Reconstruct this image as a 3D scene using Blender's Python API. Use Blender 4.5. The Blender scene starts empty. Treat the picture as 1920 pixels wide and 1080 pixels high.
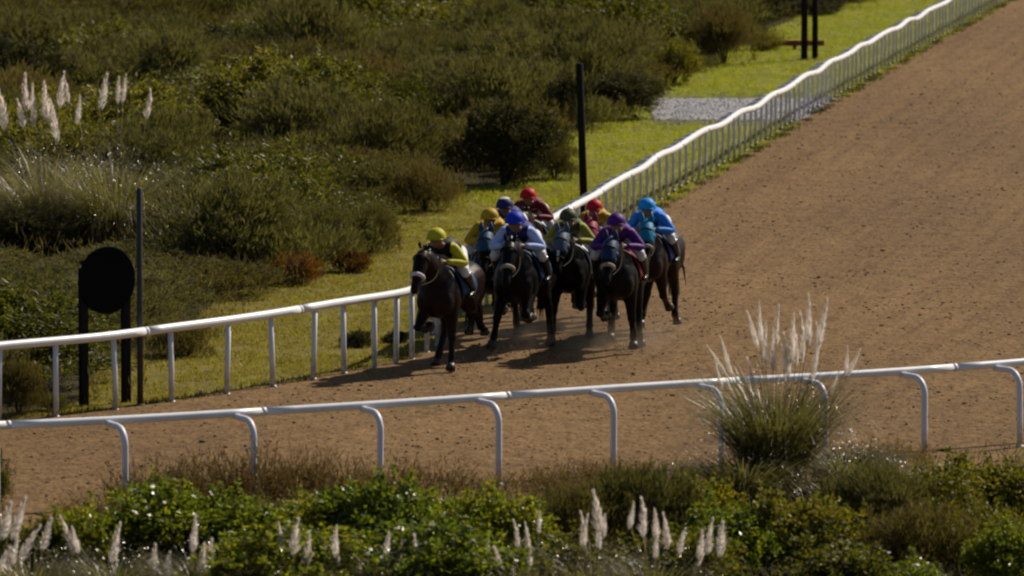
import bpy, bmesh, math, random
import numpy as np
from mathutils import Vector, Matrix, noise as mnoise

R = math.radians
rng = np.random.default_rng(7)
random.seed(7)
SC = bpy.context.scene
COL = SC.collection

# ------------------------------------------------------------------ camera
F_PX, CAM_H, HORIZON = 12600.0, 11.5, -680.0
PITCH = math.atan((540 - HORIZON) / F_PX)
cam = bpy.data.cameras.new('camera')
cam.sensor_width = 36.0
cam.lens = 36.0 * F_PX / 1920.0
cam.clip_start = 1.0
cam.clip_end = 6000.0
cam.dof.use_dof = True
cam.dof.focus_distance = 109.0
cam.dof.aperture_fstop = 2.8
camo = bpy.data.objects.new('camera', cam)
camo.location = (0, 0, CAM_H)
camo.rotation_euler = (math.pi / 2 - PITCH, 0, 0)
COL.objects.link(camo)
SC.camera = camo
SC.cycles.filter_width = 2.3
SC.cycles.max_bounces = 6
SC.cycles.transparent_max_bounces = 8

# ------------------------------------------------------------------ light
SUN_EL, SUN_AZ = 41.0, 46.0            # azimuth from +Y towards +X
world = bpy.data.worlds.new('World')
SC.world = world
world.use_nodes = True
wn = world.node_tree
sky = wn.nodes.new('ShaderNodeTexSky')
sky.sky_type = 'NISHITA'
sky.sun_disc = False
sky.sun_elevation = R(SUN_EL)
sky.sun_rotation = R(SUN_AZ)
bg = wn.nodes['Background']
bg.inputs['Strength'].default_value = 0.055
wn.links.new(sky.outputs[0], bg.inputs[0])
sun = bpy.data.lights.new('sun', 'SUN')
sun.energy = 5.0
sun.angle = R(0.6)
sun.color = (1.0, 0.90, 0.76)
suno = bpy.data.objects.new('sun', sun)
D = Vector((math.sin(R(SUN_AZ)) * math.cos(R(SUN_EL)), math.cos(R(SUN_AZ)) * math.cos(R(SUN_EL)), math.sin(R(SUN_EL))))
suno.rotation_euler = D.to_track_quat('Z', 'Y').to_euler()
suno.location = (30, 120, 40)
COL.objects.link(suno)
SC.view_settings.view_transform = 'Standard'
SC.view_settings.look = 'None'
SC.view_settings.exposure = 0.06
SC.view_settings.gamma = 1.0
SC.view_settings.use_curve_mapping = False

# ------------------------------------------------------------------ maths
CP, SP = math.cos(PITCH), math.sin(PITCH)


def unproj(px, py, z=0.0):
    a, b = (px - 960) / F_PX, (540 - py) / F_PX
    dx, dy, dz = a, CP + b * SP, -SP + b * CP
    t = (z - CAM_H) / dz
    return Vector((dx * t, dy * t, z))


def proj(p):
    x, y, z = p[0], p[1], p[2] - CAM_H
    d = y * CP - z * SP
    return 960 + F_PX * x / d, 540 - F_PX * (y * SP + z * CP) / d


def px_per_m(y):
    return F_PX / y


def catmull(pts, n):
    P = [Vector(p) for p in pts]
    P = [P[0] * 2 - P[1]] + P + [P[-1] * 2 - P[-2]]
    out = []
    for i in range(1, len(P) - 2):
        for k in range(n):
            t = k / n
            a, b, c, d = P[i - 1], P[i], P[i + 1], P[i + 2]
            out.append(0.5 * ((2 * b) + (c - a) * t + (2 * a - 5 * b + 4 * c - d) * t * t + (-a + 3 * b - 3 * c + d) * t ** 3))
    out.append(P[-2])
    return out


class Path:
    """a polyline on the ground, read by its arc length"""

    def __init__(self, pts):
        self.p = np.array([(q[0], q[1]) for q in pts], float)
        d = np.hypot(*np.diff(self.p, axis=0).T)
        self.s = np.concatenate([[0], np.cumsum(d)])
        self.L = self.s[-1]

    def at(self, s):
        return np.array([np.interp(s, self.s, self.p[:, 0]), np.interp(s, self.s, self.p[:, 1])])

    def tan(self, s):
        t = self.at(min(s + .6, self.L)) - self.at(max(s - .6, 0))
        return t / np.hypot(*t)


# ------------------------------------------------------------------ objects
def tag(o, label=None, cat=None, group=None, kind=None):
    if label: o['label'] = label
    if cat: o['category'] = cat
    if group: o['group'] = group
    if kind: o['kind'] = kind
    return o


def link(name, data, parent=None, loc=None):
    o = bpy.data.objects.new(name, data)
    COL.objects.link(o)
    if parent is not None: o.parent = parent
    if loc is not None: o.location = loc
    return o


def empty(name, loc, rz=0.0, scale=1.0):
    o = link(name, None, None, loc)
    o.rotation_euler = (0, 0, rz)
    o.scale = (scale,) * 3
    o.empty_display_size = .2
    return o


def mesh_np(name, verts, faces, mat=None, smooth=False):
    """verts (n,3) array; faces (m,k) array, k = 3 or 4"""
    verts = np.asarray(verts, np.float32)
    faces = np.asarray(faces, np.int32)
    k = faces.shape[1]
    me = bpy.data.meshes.new(name)
    me.vertices.add(len(verts))
    me.vertices.foreach_set('co', verts.ravel())
    me.loops.add(len(faces) * k)
    me.loops.foreach_set('vertex_index', faces.ravel())
    me.polygons.add(len(faces))
    me.polygons.foreach_set('loop_start', np.arange(0, len(faces) * k, k, dtype=np.int32))
    if smooth:
        me.polygons.foreach_set('use_smooth', np.ones(len(faces), bool))
    me.update(calc_edges=True)
    if mat: me.materials.append(mat)
    return me


def mesh_py(name, verts, faces, mat=None, smooth=True):
    me = bpy.data.meshes.new(name)
    me.from_pydata([tuple(v) for v in verts], [], faces)
    if smooth:
        me.polygons.foreach_set('use_smooth', [True] * len(me.polygons))
    if mat: me.materials.append(mat)
    me.update()
    return me


class MB:
    def __init__(self): self.v, self.f = [], []

    def loft(self, pts, ra, rb=None, n=10, side=None, cap=True):
        """tube through pts; ra = half width along 'side', rb = the other half width"""
        pts = [Vector(p) for p in pts]
        if not hasattr(ra, '__len__'): ra = [ra] * len(pts)
        if rb is None: rb = ra
        if not hasattr(rb, '__len__'): rb = [rb] * len(pts)
        base = len(self.v)
        for i, p in enumerate(pts):
            t = (pts[min(i + 1, len(pts) - 1)] - pts[max(i - 1, 0)])
            t.normalize()
            s = Vector(side) if side else (Vector((0, 0, 1)) if abs(t.z) < .9 else Vector((0, 1, 0))).cross(t)
            s = (s - t * s.dot(t)).normalized()
            u = t.cross(s)
            for k in range(n):
                a = 2 * math.pi * k / n
                self.v.append(p + s * (ra[i] * math.cos(a)) + u * (rb[i] * math.sin(a)))
        for i in range(len(pts) - 1):
            for k in range(n):
                a = base + i * n + k
                b = base + i * n + (k + 1) % n
                self.f.append((a, b, b + n, a + n))
        if cap:
            self.f.append(tuple(base + k for k in reversed(range(n))))
            e = base + (len(pts) - 1) * n
            self.f.append(tuple(e + k for k in range(n)))
        return self

    def smooth_loft(self, pts, ra, rb=None, n=12, side=(0, 1, 0), sub=4, cap=True):
        q = [Vector((p[0], p[1], p[2])) for p in pts]
        if rb is None: rb = ra
        rr = catmull([Vector((a, b, 0)) for a, b in zip(ra, rb)], sub)
        return self.loft(catmull(q, sub), [max(r.x, .004) for r in rr], [max(r.y, .004) for r in rr], n, side, cap)

    def ball(self, c, r, n=12, m=8, rot=None):
        c = Vector(c)
        if not hasattr(r, '__len__'): r = (r, r, r)
        base = len(self.v)
        for i in range(m + 1):
            th = math.pi * i / m
            for k in range(n):
                a = 2 * math.pi * k / n
                d = Vector((r[0] * math.sin(th) * math.cos(a), r[1] * math.sin(th) * math.sin(a), r[2] * math.cos(th)))
                if rot: d = rot @ d
                self.v.append(c + d)
        for i in range(m):
            for k in range(n):
                a = base + i * n + k
                b = base + i * n + (k + 1) % n
                self.f.append((a, a + n, b + n, b))
        return self

    def box(self, c, h, rot=None):
        base = len(self.v)
        for x in (-1, 1):
            for y in (-1, 1):
                for z in (-1, 1):
                    d = Vector((x * h[0], y * h[1], z * h[2]))
                    if rot: d = rot @ d
                    self.v.append(Vector(c) + d)
        for q in ((0, 1, 3, 2), (4, 6, 7, 5), (0, 4, 5, 1), (2, 3, 7, 6), (0, 2, 6, 4), (1, 5, 7, 3)):
            self.f.append(tuple(base + i for i in q))
        return self

    def build(self, name, mat, parent=None, smooth=True, loc=None):
        return link(name, mesh_py(name, self.v, self.f, mat, smooth), parent, loc)

    def fused(self, name, mat, parent=None, voxel=.02, smooth=3):
        """one continuous skin over everything in the buffer"""
        tmp = link('tmp', mesh_py('tmp', self.v, self.f))
        m = tmp.modifiers.new('r', 'REMESH')
        m.mode = 'VOXEL'
        m.voxel_size = voxel
        m.use_smooth_shade = True
        if smooth:
            s = tmp.modifiers.new('s', 'SMOOTH')
            s.iterations = smooth
            s.factor = .5
        dg = bpy.context.evaluated_depsgraph_get()
        me = bpy.data.meshes.new_from_object(tmp.evaluated_get(dg))
        old = tmp.data
        bpy.data.objects.remove(tmp)
        bpy.data.meshes.remove(old)
        me.name = name
        me.materials.clear()
        me.materials.append(mat)
        me.polygons.foreach_set('use_smooth', [True] * len(me.polygons))
        return link(name, me, parent)


# ------------------------------------------------------------------ materials
class NT:
    def __init__(self, name):
        self.m = bpy.data.materials.new(name)
        self.m.use_nodes = True
        self.t = self.m.node_tree
        self.b = self.t.nodes['Principled BSDF']
        self.out = self.t.nodes['Material Output']

    def n(self, kind, **kw):
        x = self.t.nodes.new(kind)
        for k, v in kw.items():
            if k in x.inputs: x.inputs[k].default_value = v
            else: setattr(x, k, v)
        return x

    def l(self, a, b): self.t.links.new(a, b)

    def ramp(self, src, stops):
        r = self.n('ShaderNodeValToRGB')
        e = r.color_ramp.elements
        while len(e) < len(stops): e.new(.5)
        for i, (p, c) in enumerate(stops):
            e[i].position = p
            e[i].color = (*c, 1) if len(c) == 3 else c
        self.l(src, r.inputs[0])
        return r.outputs[0]

    def noise(self, scale, detail=4, coord='Object', rough=.55, stretch=None):
        tc = self.n('ShaderNodeTexCoord')
        o = tc.outputs[coord]
        if stretch:
            mp = self.n('ShaderNodeMapping')
            mp.inputs['Scale'].default_value = stretch
            self.l(o, mp.inputs[0])
            o = mp.outputs[0]
        x = self.n('ShaderNodeTexNoise', Scale=scale, Detail=detail, Roughness=rough)
        self.l(o, x.inputs['Vector'])
        return x.outputs[0]

    def mix(self, fac, a, b, blend='MIX'):
        x = self.n('ShaderNodeMix', data_type='RGBA', blend_type=blend)
        for s, v in ((x.inputs[0], fac), (x.inputs[6], a), (x.inputs[7], b)):
            if isinstance(v, (int, float)): s.default_value = v
            elif isinstance(v, tuple): s.default_value = (*v, 1)
            else: self.l(v, s)
        return x.outputs[2]

    def bump(self, h, strength, dist):
        x = self.n('ShaderNodeBump', Strength=strength, Distance=dist)
        self.l(h, x.inputs['Height'])
        return x.outputs[0]


def mat_plain(name, col, rough=.6, spec=.5, var=.25, scale=6, bump=0.0, sheen=0.0, metal=0.0):
    t = NT(name)
    dark = tuple(c * (1 - var) for c in col)
    lite = tuple(min(1, c * (1 + var)) for c in col)
    t.l(t.ramp(t.noise(scale), [(.3, dark), (.7, lite)]), t.b.inputs['Base Color'])
    t.b.inputs['Roughness'].default_value = rough
    t.b.inputs['Specular IOR Level'].default_value = spec
    t.b.inputs['Metallic'].default_value = metal
    if sheen:
        t.b.inputs['Sheen Weight'].default_value = sheen
    if bump:
        t.l(t.bump(t.noise(scale * 6), .6, bump), t.b.inputs['Normal'])
    return t.m


def mat_leaf(name, stops, rough=.4, spec=.5, trans=.35, tcol=1.6, hue=0.0):
    """leaf colours picked per leaf, drifting from shrub to shrub"""
    t = NT(name)
    g = t.n('ShaderNodeNewGeometry')
    oi = t.n('ShaderNodeObjectInfo')
    nz = t.noise(1.3, 3, 'Object')
    a = t.n('ShaderNodeMath', operation='MULTIPLY'); a.inputs[1].default_value = .45
    t.l(g.outputs['Random Per Island'], a.inputs[0])
    b = t.n('ShaderNodeMath', operation='MULTIPLY_ADD'); b.inputs[1].default_value = .35
    t.l(oi.outputs['Random'], b.inputs[0]); t.l(a.outputs[0], b.inputs[2])
    c = t.n('ShaderNodeMath', operation='MULTIPLY_ADD'); c.inputs[1].default_value = .4
    t.l(nz, c.inputs[0]); t.l(b.outputs[0], c.inputs[2])
    col = t.ramp(c.outputs[0], stops)
    t.l(col, t.b.inputs['Base Color'])
    t.b.inputs['Roughness'].default_value = rough
    t.b.inputs['Specular IOR Level'].default_value = spec
    tr = t.n('ShaderNodeBsdfTranslucent')
    t.l(t.mix(1.0, col, (tcol, tcol * 1.05, tcol * .5), 'MULTIPLY'), tr.inputs[0])
    mx = t.n('ShaderNodeMixShader'); mx.inputs[0].default_value = trans
    t.l(t.b.outputs[0], mx.inputs[1]); t.l(tr.outputs[0], mx.inputs[2])
    t.l(mx.outputs[0], t.out.inputs[0])
    return t.m


def mat_sand():
    t = NT('track sand')
    big = t.noise(.16, 5, stretch=(1, .30, 1))
    mid = t.noise(2.2, 5, stretch=(1, .5, 1))
    fine = t.noise(17, 4, rough=.7, stretch=(1, .24, 1))
    c = t.ramp(big, [(.3, (.160, .096, .041)), (.7, (.226, .138, .058))])
    c = t.mix(.55, c, t.ramp(mid, [(.3, (.62, .58, .55)), (.5, (.95, .95, .95)), (.72, (1.18, 1.15, 1.10))]), 'MULTIPLY')
    uvn = t.n('ShaderNodeUVMap'); mpn = t.n('ShaderNodeMapping'); mpn.inputs['Scale'].default_value = (.045, 2.6, 1)
    t.l(uvn.outputs[0], mpn.inputs[0])
    bands = t.n('ShaderNodeTexNoise', Scale=1.0, Detail=4, Roughness=.6); t.l(mpn.outputs[0], bands.inputs['Vector'])
    c = t.mix(.8, c, t.ramp(bands.outputs[0], [(.34, (.80, .77, .75)), (.5, (.98, .98, .98)), (.66, (1.12, 1.10, 1.06))]), 'MULTIPLY')
    damp = t.ramp(fine, [(.30, (.40, .34, .30)), (.42, (.78, .74, .70)), (.54, (1, 1, 1)), (.72, (1.3, 1.27, 1.22))])
    c = t.mix(.9, c, damp, 'MULTIPLY')
    spots = t.ramp(t.noise(9, 3, rough=.6, stretch=(1, .26, 1)), [(.30, (.42, .34, .28)), (.38, (.8, .76, .72)), (.44, (1, 1, 1))])
    c = t.mix(.75, c, spots, 'MULTIPLY')
    t.l(c, t.b.inputs['Base Color'])
    t.b.inputs['Roughness'].default_value = .95
    t.b.inputs['Specular IOR Level'].default_value = .15
    h = t.n('ShaderNodeMath', operation='MULTIPLY_ADD'); h.inputs[1].default_value = .45
    t.l(t.noise(12, 4, rough=.65), h.inputs[0]); t.l(t.noise(3.2, 3), h.inputs[2])
    t.l(t.bump(h.outputs[0], .9, .09), t.b.inputs['Normal'])
    return t.m


def mat_turf():
    t = NT('turf')
    far = t.n('ShaderNodeNewGeometry')
    sep = t.n('ShaderNodeSeparateXYZ'); t.l(far.outputs['Position'], sep.inputs[0])
    mr = t.n('ShaderNodeMapRange'); mr.inputs[1].default_value = 118; mr.inputs[2].default_value = 165
    t.l(sep.outputs[1], mr.inputs[0])
    n1 = t.noise(.45, 4)
    n2 = t.noise(2.6, 5, rough=.65, stretch=(1, .5, 1))
    dry = t.ramp(n1, [(.3, (.170, .142, .020)), (.55, (.225, .182, .028)), (.75, (.240, .175, .044))])
    lush = t.ramp(n1, [(.3, (.185, .200, .014)), (.7, (.300, .290, .023))])
    c = t.mix(mr.outputs[0], dry, lush)
    c = t.mix(.85, c, t.ramp(n2, [(.3, (.45, .42, .5)), (.5, (.9, .9, .9)), (.7, (1.25, 1.2, 1.1))]), 'MULTIPLY')
    t.l(c, t.b.inputs['Base Color'])
    t.b.inputs['Roughness'].default_value = .9
    t.b.inputs['Specular IOR Level'].default_value = .2
    t.l(t.bump(t.noise(9, 5, rough=.7), 1.0, .12), t.b.inputs['Normal'])
    return t.m, c


M = {}
M['sand'] = mat_sand()
M['turf'], _ = mat_turf()
M['soil'] = mat_plain('scrub soil', (.045, .038, .018), .98, .04, .4, .8, .05)
M['clod'] = mat_plain('damp clod', (.100, .063, .031), .95, .2, .35, 9)
M['gravel'] = mat_plain('pale gravel', (.30, .29, .30), .9, .3, .45, 7, .03)
M['rail'] = mat_plain('white plastic rail', (.82, .81, .82), .34, .5, .07, 3.5)
M['rail_post'] = mat_plain('white post paint', (.74, .73, .77), .42, .5, .10, 4)
def grime():
    t = NT('white post paint')
    g = t.n('ShaderNodeTexCoord'); sp_ = t.n('ShaderNodeSeparateXYZ'); t.l(g.outputs['Object'], sp_.inputs[0])
    mr = t.n('ShaderNodeMapRange'); mr.inputs[1].default_value = .42; mr.inputs[2].default_value = .0; t.l(sp_.outputs[2], mr.inputs[0])
    m_ = t.n('ShaderNodeMath', operation='MULTIPLY'); t.l(mr.outputs[0], m_.inputs[0]); t.l(t.ramp(t.noise(11, 4), [(.35, (0, 0, 0)), (.6, (1, 1, 1))]), m_.inputs[1])
    t.l(t.mix(m_.outputs[0], (.72, .71, .75), (.24, .16, .09)), t.b.inputs['Base Color'])
    t.b.inputs['Roughness'].default_value = .45
    return t.m


M['rail_post'] = grime()
M['collar'] = mat_plain('grey joint collar', (.62, .62, .65), .45, .5, .10, 4)
M['pole'] = mat_plain('dark creosoted pole', (.018, .014, .014), .9, .1, .3, 9, .01)
M['pole_grey'] = mat_plain('grey steel pole', (.035, .037, .045), .6, .3, .2, 9)
M['disc'] = mat_plain('black painted board', (.004, .004, .005), .9, .1, .2, 3)
M['beam'] = mat_plain('red brown timber', (.260, .060, .040), .8, .3, .3, 5, .01)
# foliage
M['heath'] = mat_leaf('heath foliage', [(.15, (.046, .038, .014)), (.45, (.088, .072, .026)), (.7, (.122, .092, .036)), (.95, (.150, .095, .050))], .7, .10, .35)
M['heath2'] = mat_leaf('grey heath foliage', [(.15, (.050, .047, .018)), (.5, (.096, .088, .034)), (.9, (.145, .125, .058))], .7, .10, .35)
M['green'] = mat_leaf('green shrub leaf', [(.15, (.030, .036, .006)), (.5, (.082, .082, .011)), (.75, (.140, .122, .014)), (.95, (.240, .190, .020))], .50, .25, .40)
M['dark'] = mat_leaf('dark shrub leaf', [(.2, (.022, .022, .009)), (.6, (.046, .043, .015)), (.95, (.078, .066, .025))], .65, .12, .25)
M['rust'] = mat_leaf('rusty shrub leaf', [(.2, (.060, .028, .010)), (.6, (.140, .058, .014)), (.95, (.200, .100, .022))], .6, .2, .35)
M['lush'] = mat_leaf('lush leaf', [(.12, (.026, .040, .004)), (.4, (.080, .108, .008)), (.7, (.150, .170, .012)), (.97, (.290, .230, .020))], .32, .45, .45)
M['twig'] = mat_leaf('dry twig', [(.2, (.060, .038, .018)), (.6, (.120, .076, .034)), (.95, (.190, .125, .055))], .7, .2, .3)
M['blade'] = mat_leaf('silver grass blade', [(.15, (.060, .060, .018)), (.5, (.120, .108, .036)), (.9, (.220, .175, .075))], .38, .5, .40)
M['glint'] = mat_leaf('sun glint facet', [(.2, (.10, .09, .04)), (.9, (.25, .22, .12))], .27, .9, .2)  # for the added facets that mirror the sun as sparkles
M['turf_blade'] = mat_leaf('turf blade', [(.15, (.130, .110, .015)), (.5, (.190, .158, .024)), (.9, (.260, .210, .040))], .5, .4, .45)
M['turf_far'] = mat_leaf('lush turf blade', [(.15, (.170, .190, .013)), (.5, (.275, .285, .021)), (.9, (.370, .350, .032))], .5, .4, .45)
M['stem'] = mat_plain('straw stem', (.19, .13, .06), .6, .4, .3, 5)
M['bark'] = mat_plain('shrub bark', (.040, .030, .022), .9, .3, .4, 8)


def mat_plume():
    t = NT('feathery plume')
    g = t.n('ShaderNodeNewGeometry')
    col = t.ramp(g.outputs['Random Per Island'], [(.1, (.62, .54, .47)), (.6, (.80, .72, .64)), (1, (.92, .87, .82))])
    t.l(col, t.b.inputs['Base Color'])
    t.b.inputs['Roughness'].default_value = .5
    tr = t.n('ShaderNodeBsdfTranslucent')
    t.l(col, tr.inputs[0])
    mx = t.n('ShaderNodeMixShader'); mx.inputs[0].default_value = .8
    t.l(t.b.outputs[0], mx.inputs[1]); t.l(tr.outputs[0], mx.inputs[2])
    t.l(mx.outputs[0], t.out.inputs[0])
    return t.m


M['plume'] = mat_plume()

# ================================================================== SETTING
RAIL_H = 1.15
# pixels along the middle of each rail, turned into real ground curves
IN_PX = [(-420, 700), (-220, 672), (0, 648), (159, 634), (267, 620), (370, 608), (480, 593), (587, 577), (680, 560), (745, 549), (800, 534),
         (874, 489), (960, 450), (1040, 407), (1128, 356), (1200, 315), (1282, 268), (1384, 216), (1472, 167), (1561, 116),
         (1636, 76), (1725, 29), (1840, -32), (1960, -92)]
inner_pts = catmull([unproj(x, y, RAIL_H) for x, y in IN_PX], 10)
# relax small reading errors
A = np.array([(p.x, p.y) for p in inner_pts])
for _ in range(60):
    A[1:-1] = .5 * A[1:-1] + .25 * (A[:-2] + A[2:])
A = list(A)
d0 = A[-1] - A[-12]; d0 /= np.hypot(*d0)
for k in range(1, 12): A.append(A[-1] + d0 * 8)
INNER = Path(A)
OUT_PX = [(-500, 818), (-240, 808), (0, 798), (213, 787), (420, 774), (640, 762), (920, 746), (1280, 721), (1540, 705), (1730, 692), (1920, 678), (2160, 659)]
outer_pts = catmull([unproj(x, y, RAIL_H) for x, y in OUT_PX], 10)
B = np.array([(p.x, p.y) for p in outer_pts])
for _ in range(60):
    B[1:-1] = .5 * B[1:-1] + .25 * (B[:-2] + B[2:])
OUTER = Path(B)
ext = catmull([Vector((B[-1][0], B[-1][1], 0)), Vector((14, 102.5, 0)), Vector((21, 112, 0)), Vector((27, 127, 0)), Vector((33, 155, 0)), Vector((40, 190, 0)), Vector((56, 300, 0))], 8)
OUTER_LONG = Path([tuple(b) for b in B] + [(p.x, p.y) for p in ext[1:]])


def inner_x(y):
    p = INNER.p
    return np.interp(y, p[:, 1], p[:, 0])


def nz(x, y, s=1.0, z=0.0):
    return mnoise.noise(Vector((x * s, y * s, z)))


# ground: one sheet to the horizon
g = MB()
g.v = [Vector((x, y, -.008)) for x, y in ((-3000, -600), (3000, -600), (3000, 4000), (-3000, 4000))]
g.f = [(0, 1, 2, 3)]
tag(g.build('ground', M['soil'], smooth=False), kind='structure')

# turf: everything between scrub and track, laid over the soil
def poly_sheet(name, pts, z, mat):
    bm = bmesh.new()
    vs = [bm.verts.new((p[0], p[1], z)) for p in pts]
    f = bm.faces.new(vs)
    bmesh.ops.triangulate(bm, faces=[f])
    bmesh.ops.recalc_face_normals(bm, faces=bm.faces)
    me = bpy.data.meshes.new(name)
    bm.to_mesh(me); bm.free()
    me.materials.append(mat)
    o = link(name, me)
    return o


# where the scrub meets the turf (pixels on the ground)
EDGE_PX = [(-420, 835), (-200, 812), (0, 790), (150, 776), (268, 758), (276, 728), (290, 690), (400, 655), (470, 600), (512, 556), (600, 532), (672, 512), (700, 478),
           (735, 440), (790, 402), (870, 374), (960, 355), (1070, 334), (1045, 300), (1035, 268), (1100, 252), (1222, 224), (1228, 184), (1265, 172), (1290, 146), (1400, 112),
           (1445, 88), (1500, 56), (1570, 26), (1660, 4), (1740, -30), (1800, -60)]
EDGE = [unproj(x, y) for x, y in EDGE_PX]
turf_poly = [(p.x - .9, p.y + .3) for p in EDGE] + [tuple(INNER.at(s) + (.3, 0)) for s in np.linspace(INNER.L * .72, 0, 120)]
tag(poly_sheet('turf_verge', turf_poly, -.004, M['turf']), kind='structure')

# track surface: strips running from the inner rail to the outer rail
def track():
    NU, NV = 260, 46
    V = np.zeros((NU, NV, 3))
    for i in range(NU):
        u = i / (NU - 1)
        a = INNER.at(u * INNER.L)
        t = INNER.tan(u * INNER.L)
        a = a + np.array([-t[1], t[0]]) * (.28 + .10 * nz(i * .9, 3.3, 1.0) + .05 * nz(i * 3.1, 8.3, 1.0))
        uo = (u ** .92) if u < 1 else 1
        b = OUTER_LONG.at(uo * OUTER_LONG.L)
        tb = OUTER_LONG.tan(uo * OUTER_LONG.L)
        b = b + np.array([tb[1], -tb[0]]) * 2.4
        for j in range(NV):
            v = (j / (NV - 1)) ** 1.25
            x, y = a * (1 - v) + b * v
            z = .002 + .016 * (nz(x, y, .5) + .6 * nz(x, y, 1.7)) * min(1, j / 3)
            V[i, j] = (x, y, z + .012)
    idx = np.arange(NU * NV).reshape(NU, NV)
    q = np.stack([idx[:-1, :-1], idx[:-1, 1:], idx[1:, 1:], idx[1:, :-1]], -1).reshape(-1, 4)
    me = mesh_np('track', V.reshape(-1, 3), q, M['sand'], True)
    uv = me.uv_layers.new(name='along')
    uu = np.arange(NU)[:, None] * (INNER.L / NU) + np.zeros((1, NV)); vv = np.hypot(V[:, :, 0] - V[:, :1, 0], V[:, :, 1] - V[:, :1, 1])
    uvv = np.stack([uu, vv], -1).reshape(-1, 2)
    uv.data.foreach_set('uv', uvv[q.ravel()].astype(np.float32).ravel())
    o = link('track', me)
    tag(o, kind='structure')


track()

# pale gravel patch crossing the verge
gl = [unproj(1226 + 5 * math.sin(y * .9), y) for y in range(184, 226, 5)]
gp = gl + [Vector((inner_x(p.y) - .25, p.y, 0)) for p in reversed(gl)]
tag(poly_sheet('gravel_path', [(p.x, p.y) for p in gp], .001, M['gravel']), kind='structure')


def gravel_stones():
    V, Fc, n = [], [], 0
    ico = bmesh.new(); bmesh.ops.create_icosphere(ico, subdivisions=1, radius=1)
    iv = np.array([v.co[:] for v in ico.verts]); fc = np.array([[v.index for v in f.verts] for f in ico.faces]); ico.free()
    y0, y1 = gl[-1].y - 2.0, gl[0].y + 2.0
    while n < 4200:
        y = rng.uniform(y0, y1)
        x = rng.uniform(gl[0].x - .5 + .4 * nz(y, 1.1, .5), inner_x(y) - .2)
        s_ = rng.uniform(.007, .022)
        V.append(iv * s_ * rng.uniform(.6, 1.4, (1, 3)) * rng.uniform(.85, 1.15, (len(iv), 1)) + (x, y, s_ * .3)); Fc.append(fc + n * len(iv)); n += 1
    tag(link('gravel', mesh_np('gravel', np.concatenate(V), np.concatenate(Fc), M['gravel'])), 'pale grey loose gravel crossing the green verge up to the inner rail', 'gravel', kind='stuff')


gravel_stones()

# ------------------------------------------------------------------ clods, loose stuff on the track
def scatter_clods():
    V, Fc = [], []
    ico = bmesh.new(); bmesh.ops.create_icosphere(ico, subdivisions=1, radius=1)
    iv = np.array([v.co[:] for v in ico.verts]); fc = np.array([[v.index for v in f.verts] for f in ico.faces]); ico.free()
    n = 0
    while n < 9500:
        y = 84 + 150 * rng.random() ** 1.15
        x = rng.uniform(-.085 * y, .085 * y)
        if x < inner_x(y) + .1: continue
        px, py = proj((x, y, 0))
        if py > 1100 or py < -30: continue
        if nz(x, y, .35, 5) + .35 * rng.random() < .08 and rng.random() < .6: continue
        s = .007 + .017 * rng.random() ** 2.6
        if rng.random() < .02: s *= 1.7
        a = rng.uniform(0, 6.28)
        sc = np.array([s * rng.uniform(1, 2.1), s * rng.uniform(.8, 1.5), s * rng.uniform(.5, .9)])
        w = iv * sc * rng.uniform(.75, 1.2, (len(iv), 1))
        w = np.stack([w[:, 0] * math.cos(a) - w[:, 1] * math.sin(a), w[:, 0] * math.sin(a) + w[:, 1] * math.cos(a), w[:, 2]], -1)
        V.append(w + (x, y, .012 + s * .25)); Fc.append(fc + n * len(iv)); n += 1
    o = link('sand_clods', mesh_np('sand_clods', np.concatenate(V), np.concatenate(Fc), M['clod']))
    tag(o, 'dark damp clods of sand scattered over the brown track', 'clods', kind='stuff')


scatter_clods()


def turf_mesh(name, count, region, mat, hmin, hmax, z0=-.004):
    """short upright blades in small tufts"""
    P = []
    k = 0
    while len(P) < count and k < count * 60:
        k += 1
        q = region()
        if q is not None: P.append(q)
    P = np.array(P)
    nb = 5
    base = np.repeat(P, nb, 0) + np.concatenate([rng.normal(0, .035, (len(P) * nb, 2))], 1)
    n = len(base)
    h = rng.uniform(hmin, hmax, n)
    ang = rng.uniform(0, 6.28, n)
    w = rng.uniform(.006, .012, n)
    lean = rng.normal(0, .35, (n, 2)) * h[:, None]
    dx, dy = np.cos(ang) * w, np.sin(ang) * w
    zz = np.full(n, z0)
    a = np.stack([base[:, 0] - dx, base[:, 1] - dy, zz], -1)
    b = np.stack([base[:, 0] + dx, base[:, 1] + dy, zz], -1)
    c = np.stack([base[:, 0] + lean[:, 0], base[:, 1] + lean[:, 1], z0 + h], -1)
    V = np.stack([a, b, c], 1).reshape(-1, 3)
    return link(name, mesh_np(name, V, np.arange(n * 3).reshape(-1, 3), mat))


EP = np.array([(p.x, p.y) for p in EDGE])
TP = np.array(turf_poly)


def in_poly(x, y, P):
    x1, y1 = P[:, 0], P[:, 1]
    x2, y2 = np.roll(x1, -1), np.roll(y1, -1)
    c = (y1 > y) != (y2 > y)
    with np.errstate(divide='ignore', invalid='ignore'):
        xi = (x2 - x1) * (y - y1) / (y2 - y1) + x1
    return bool((np.count_nonzero(c & (x < xi)) % 2) == 1)


GP = np.array([(p.x + (.3 if p.x > 6 else -.1), p.y - (2.2 if i > 3 and i < 12 else 0)) for i, p in enumerate(gp)])


def turf_region(y0, y1):
    def f():
        y = rng.uniform(y0, y1)
        x = rng.uniform(-.085 * y, .09 * y)
        if not in_poly(x, y, TP) or in_poly(x, y, GP): return None
        if x > inner_x(y) - .05: return None
        if nz(x, y, .8, 2) < -.15 and rng.random() < .6: return None
        return (x, y)
    return f


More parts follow.
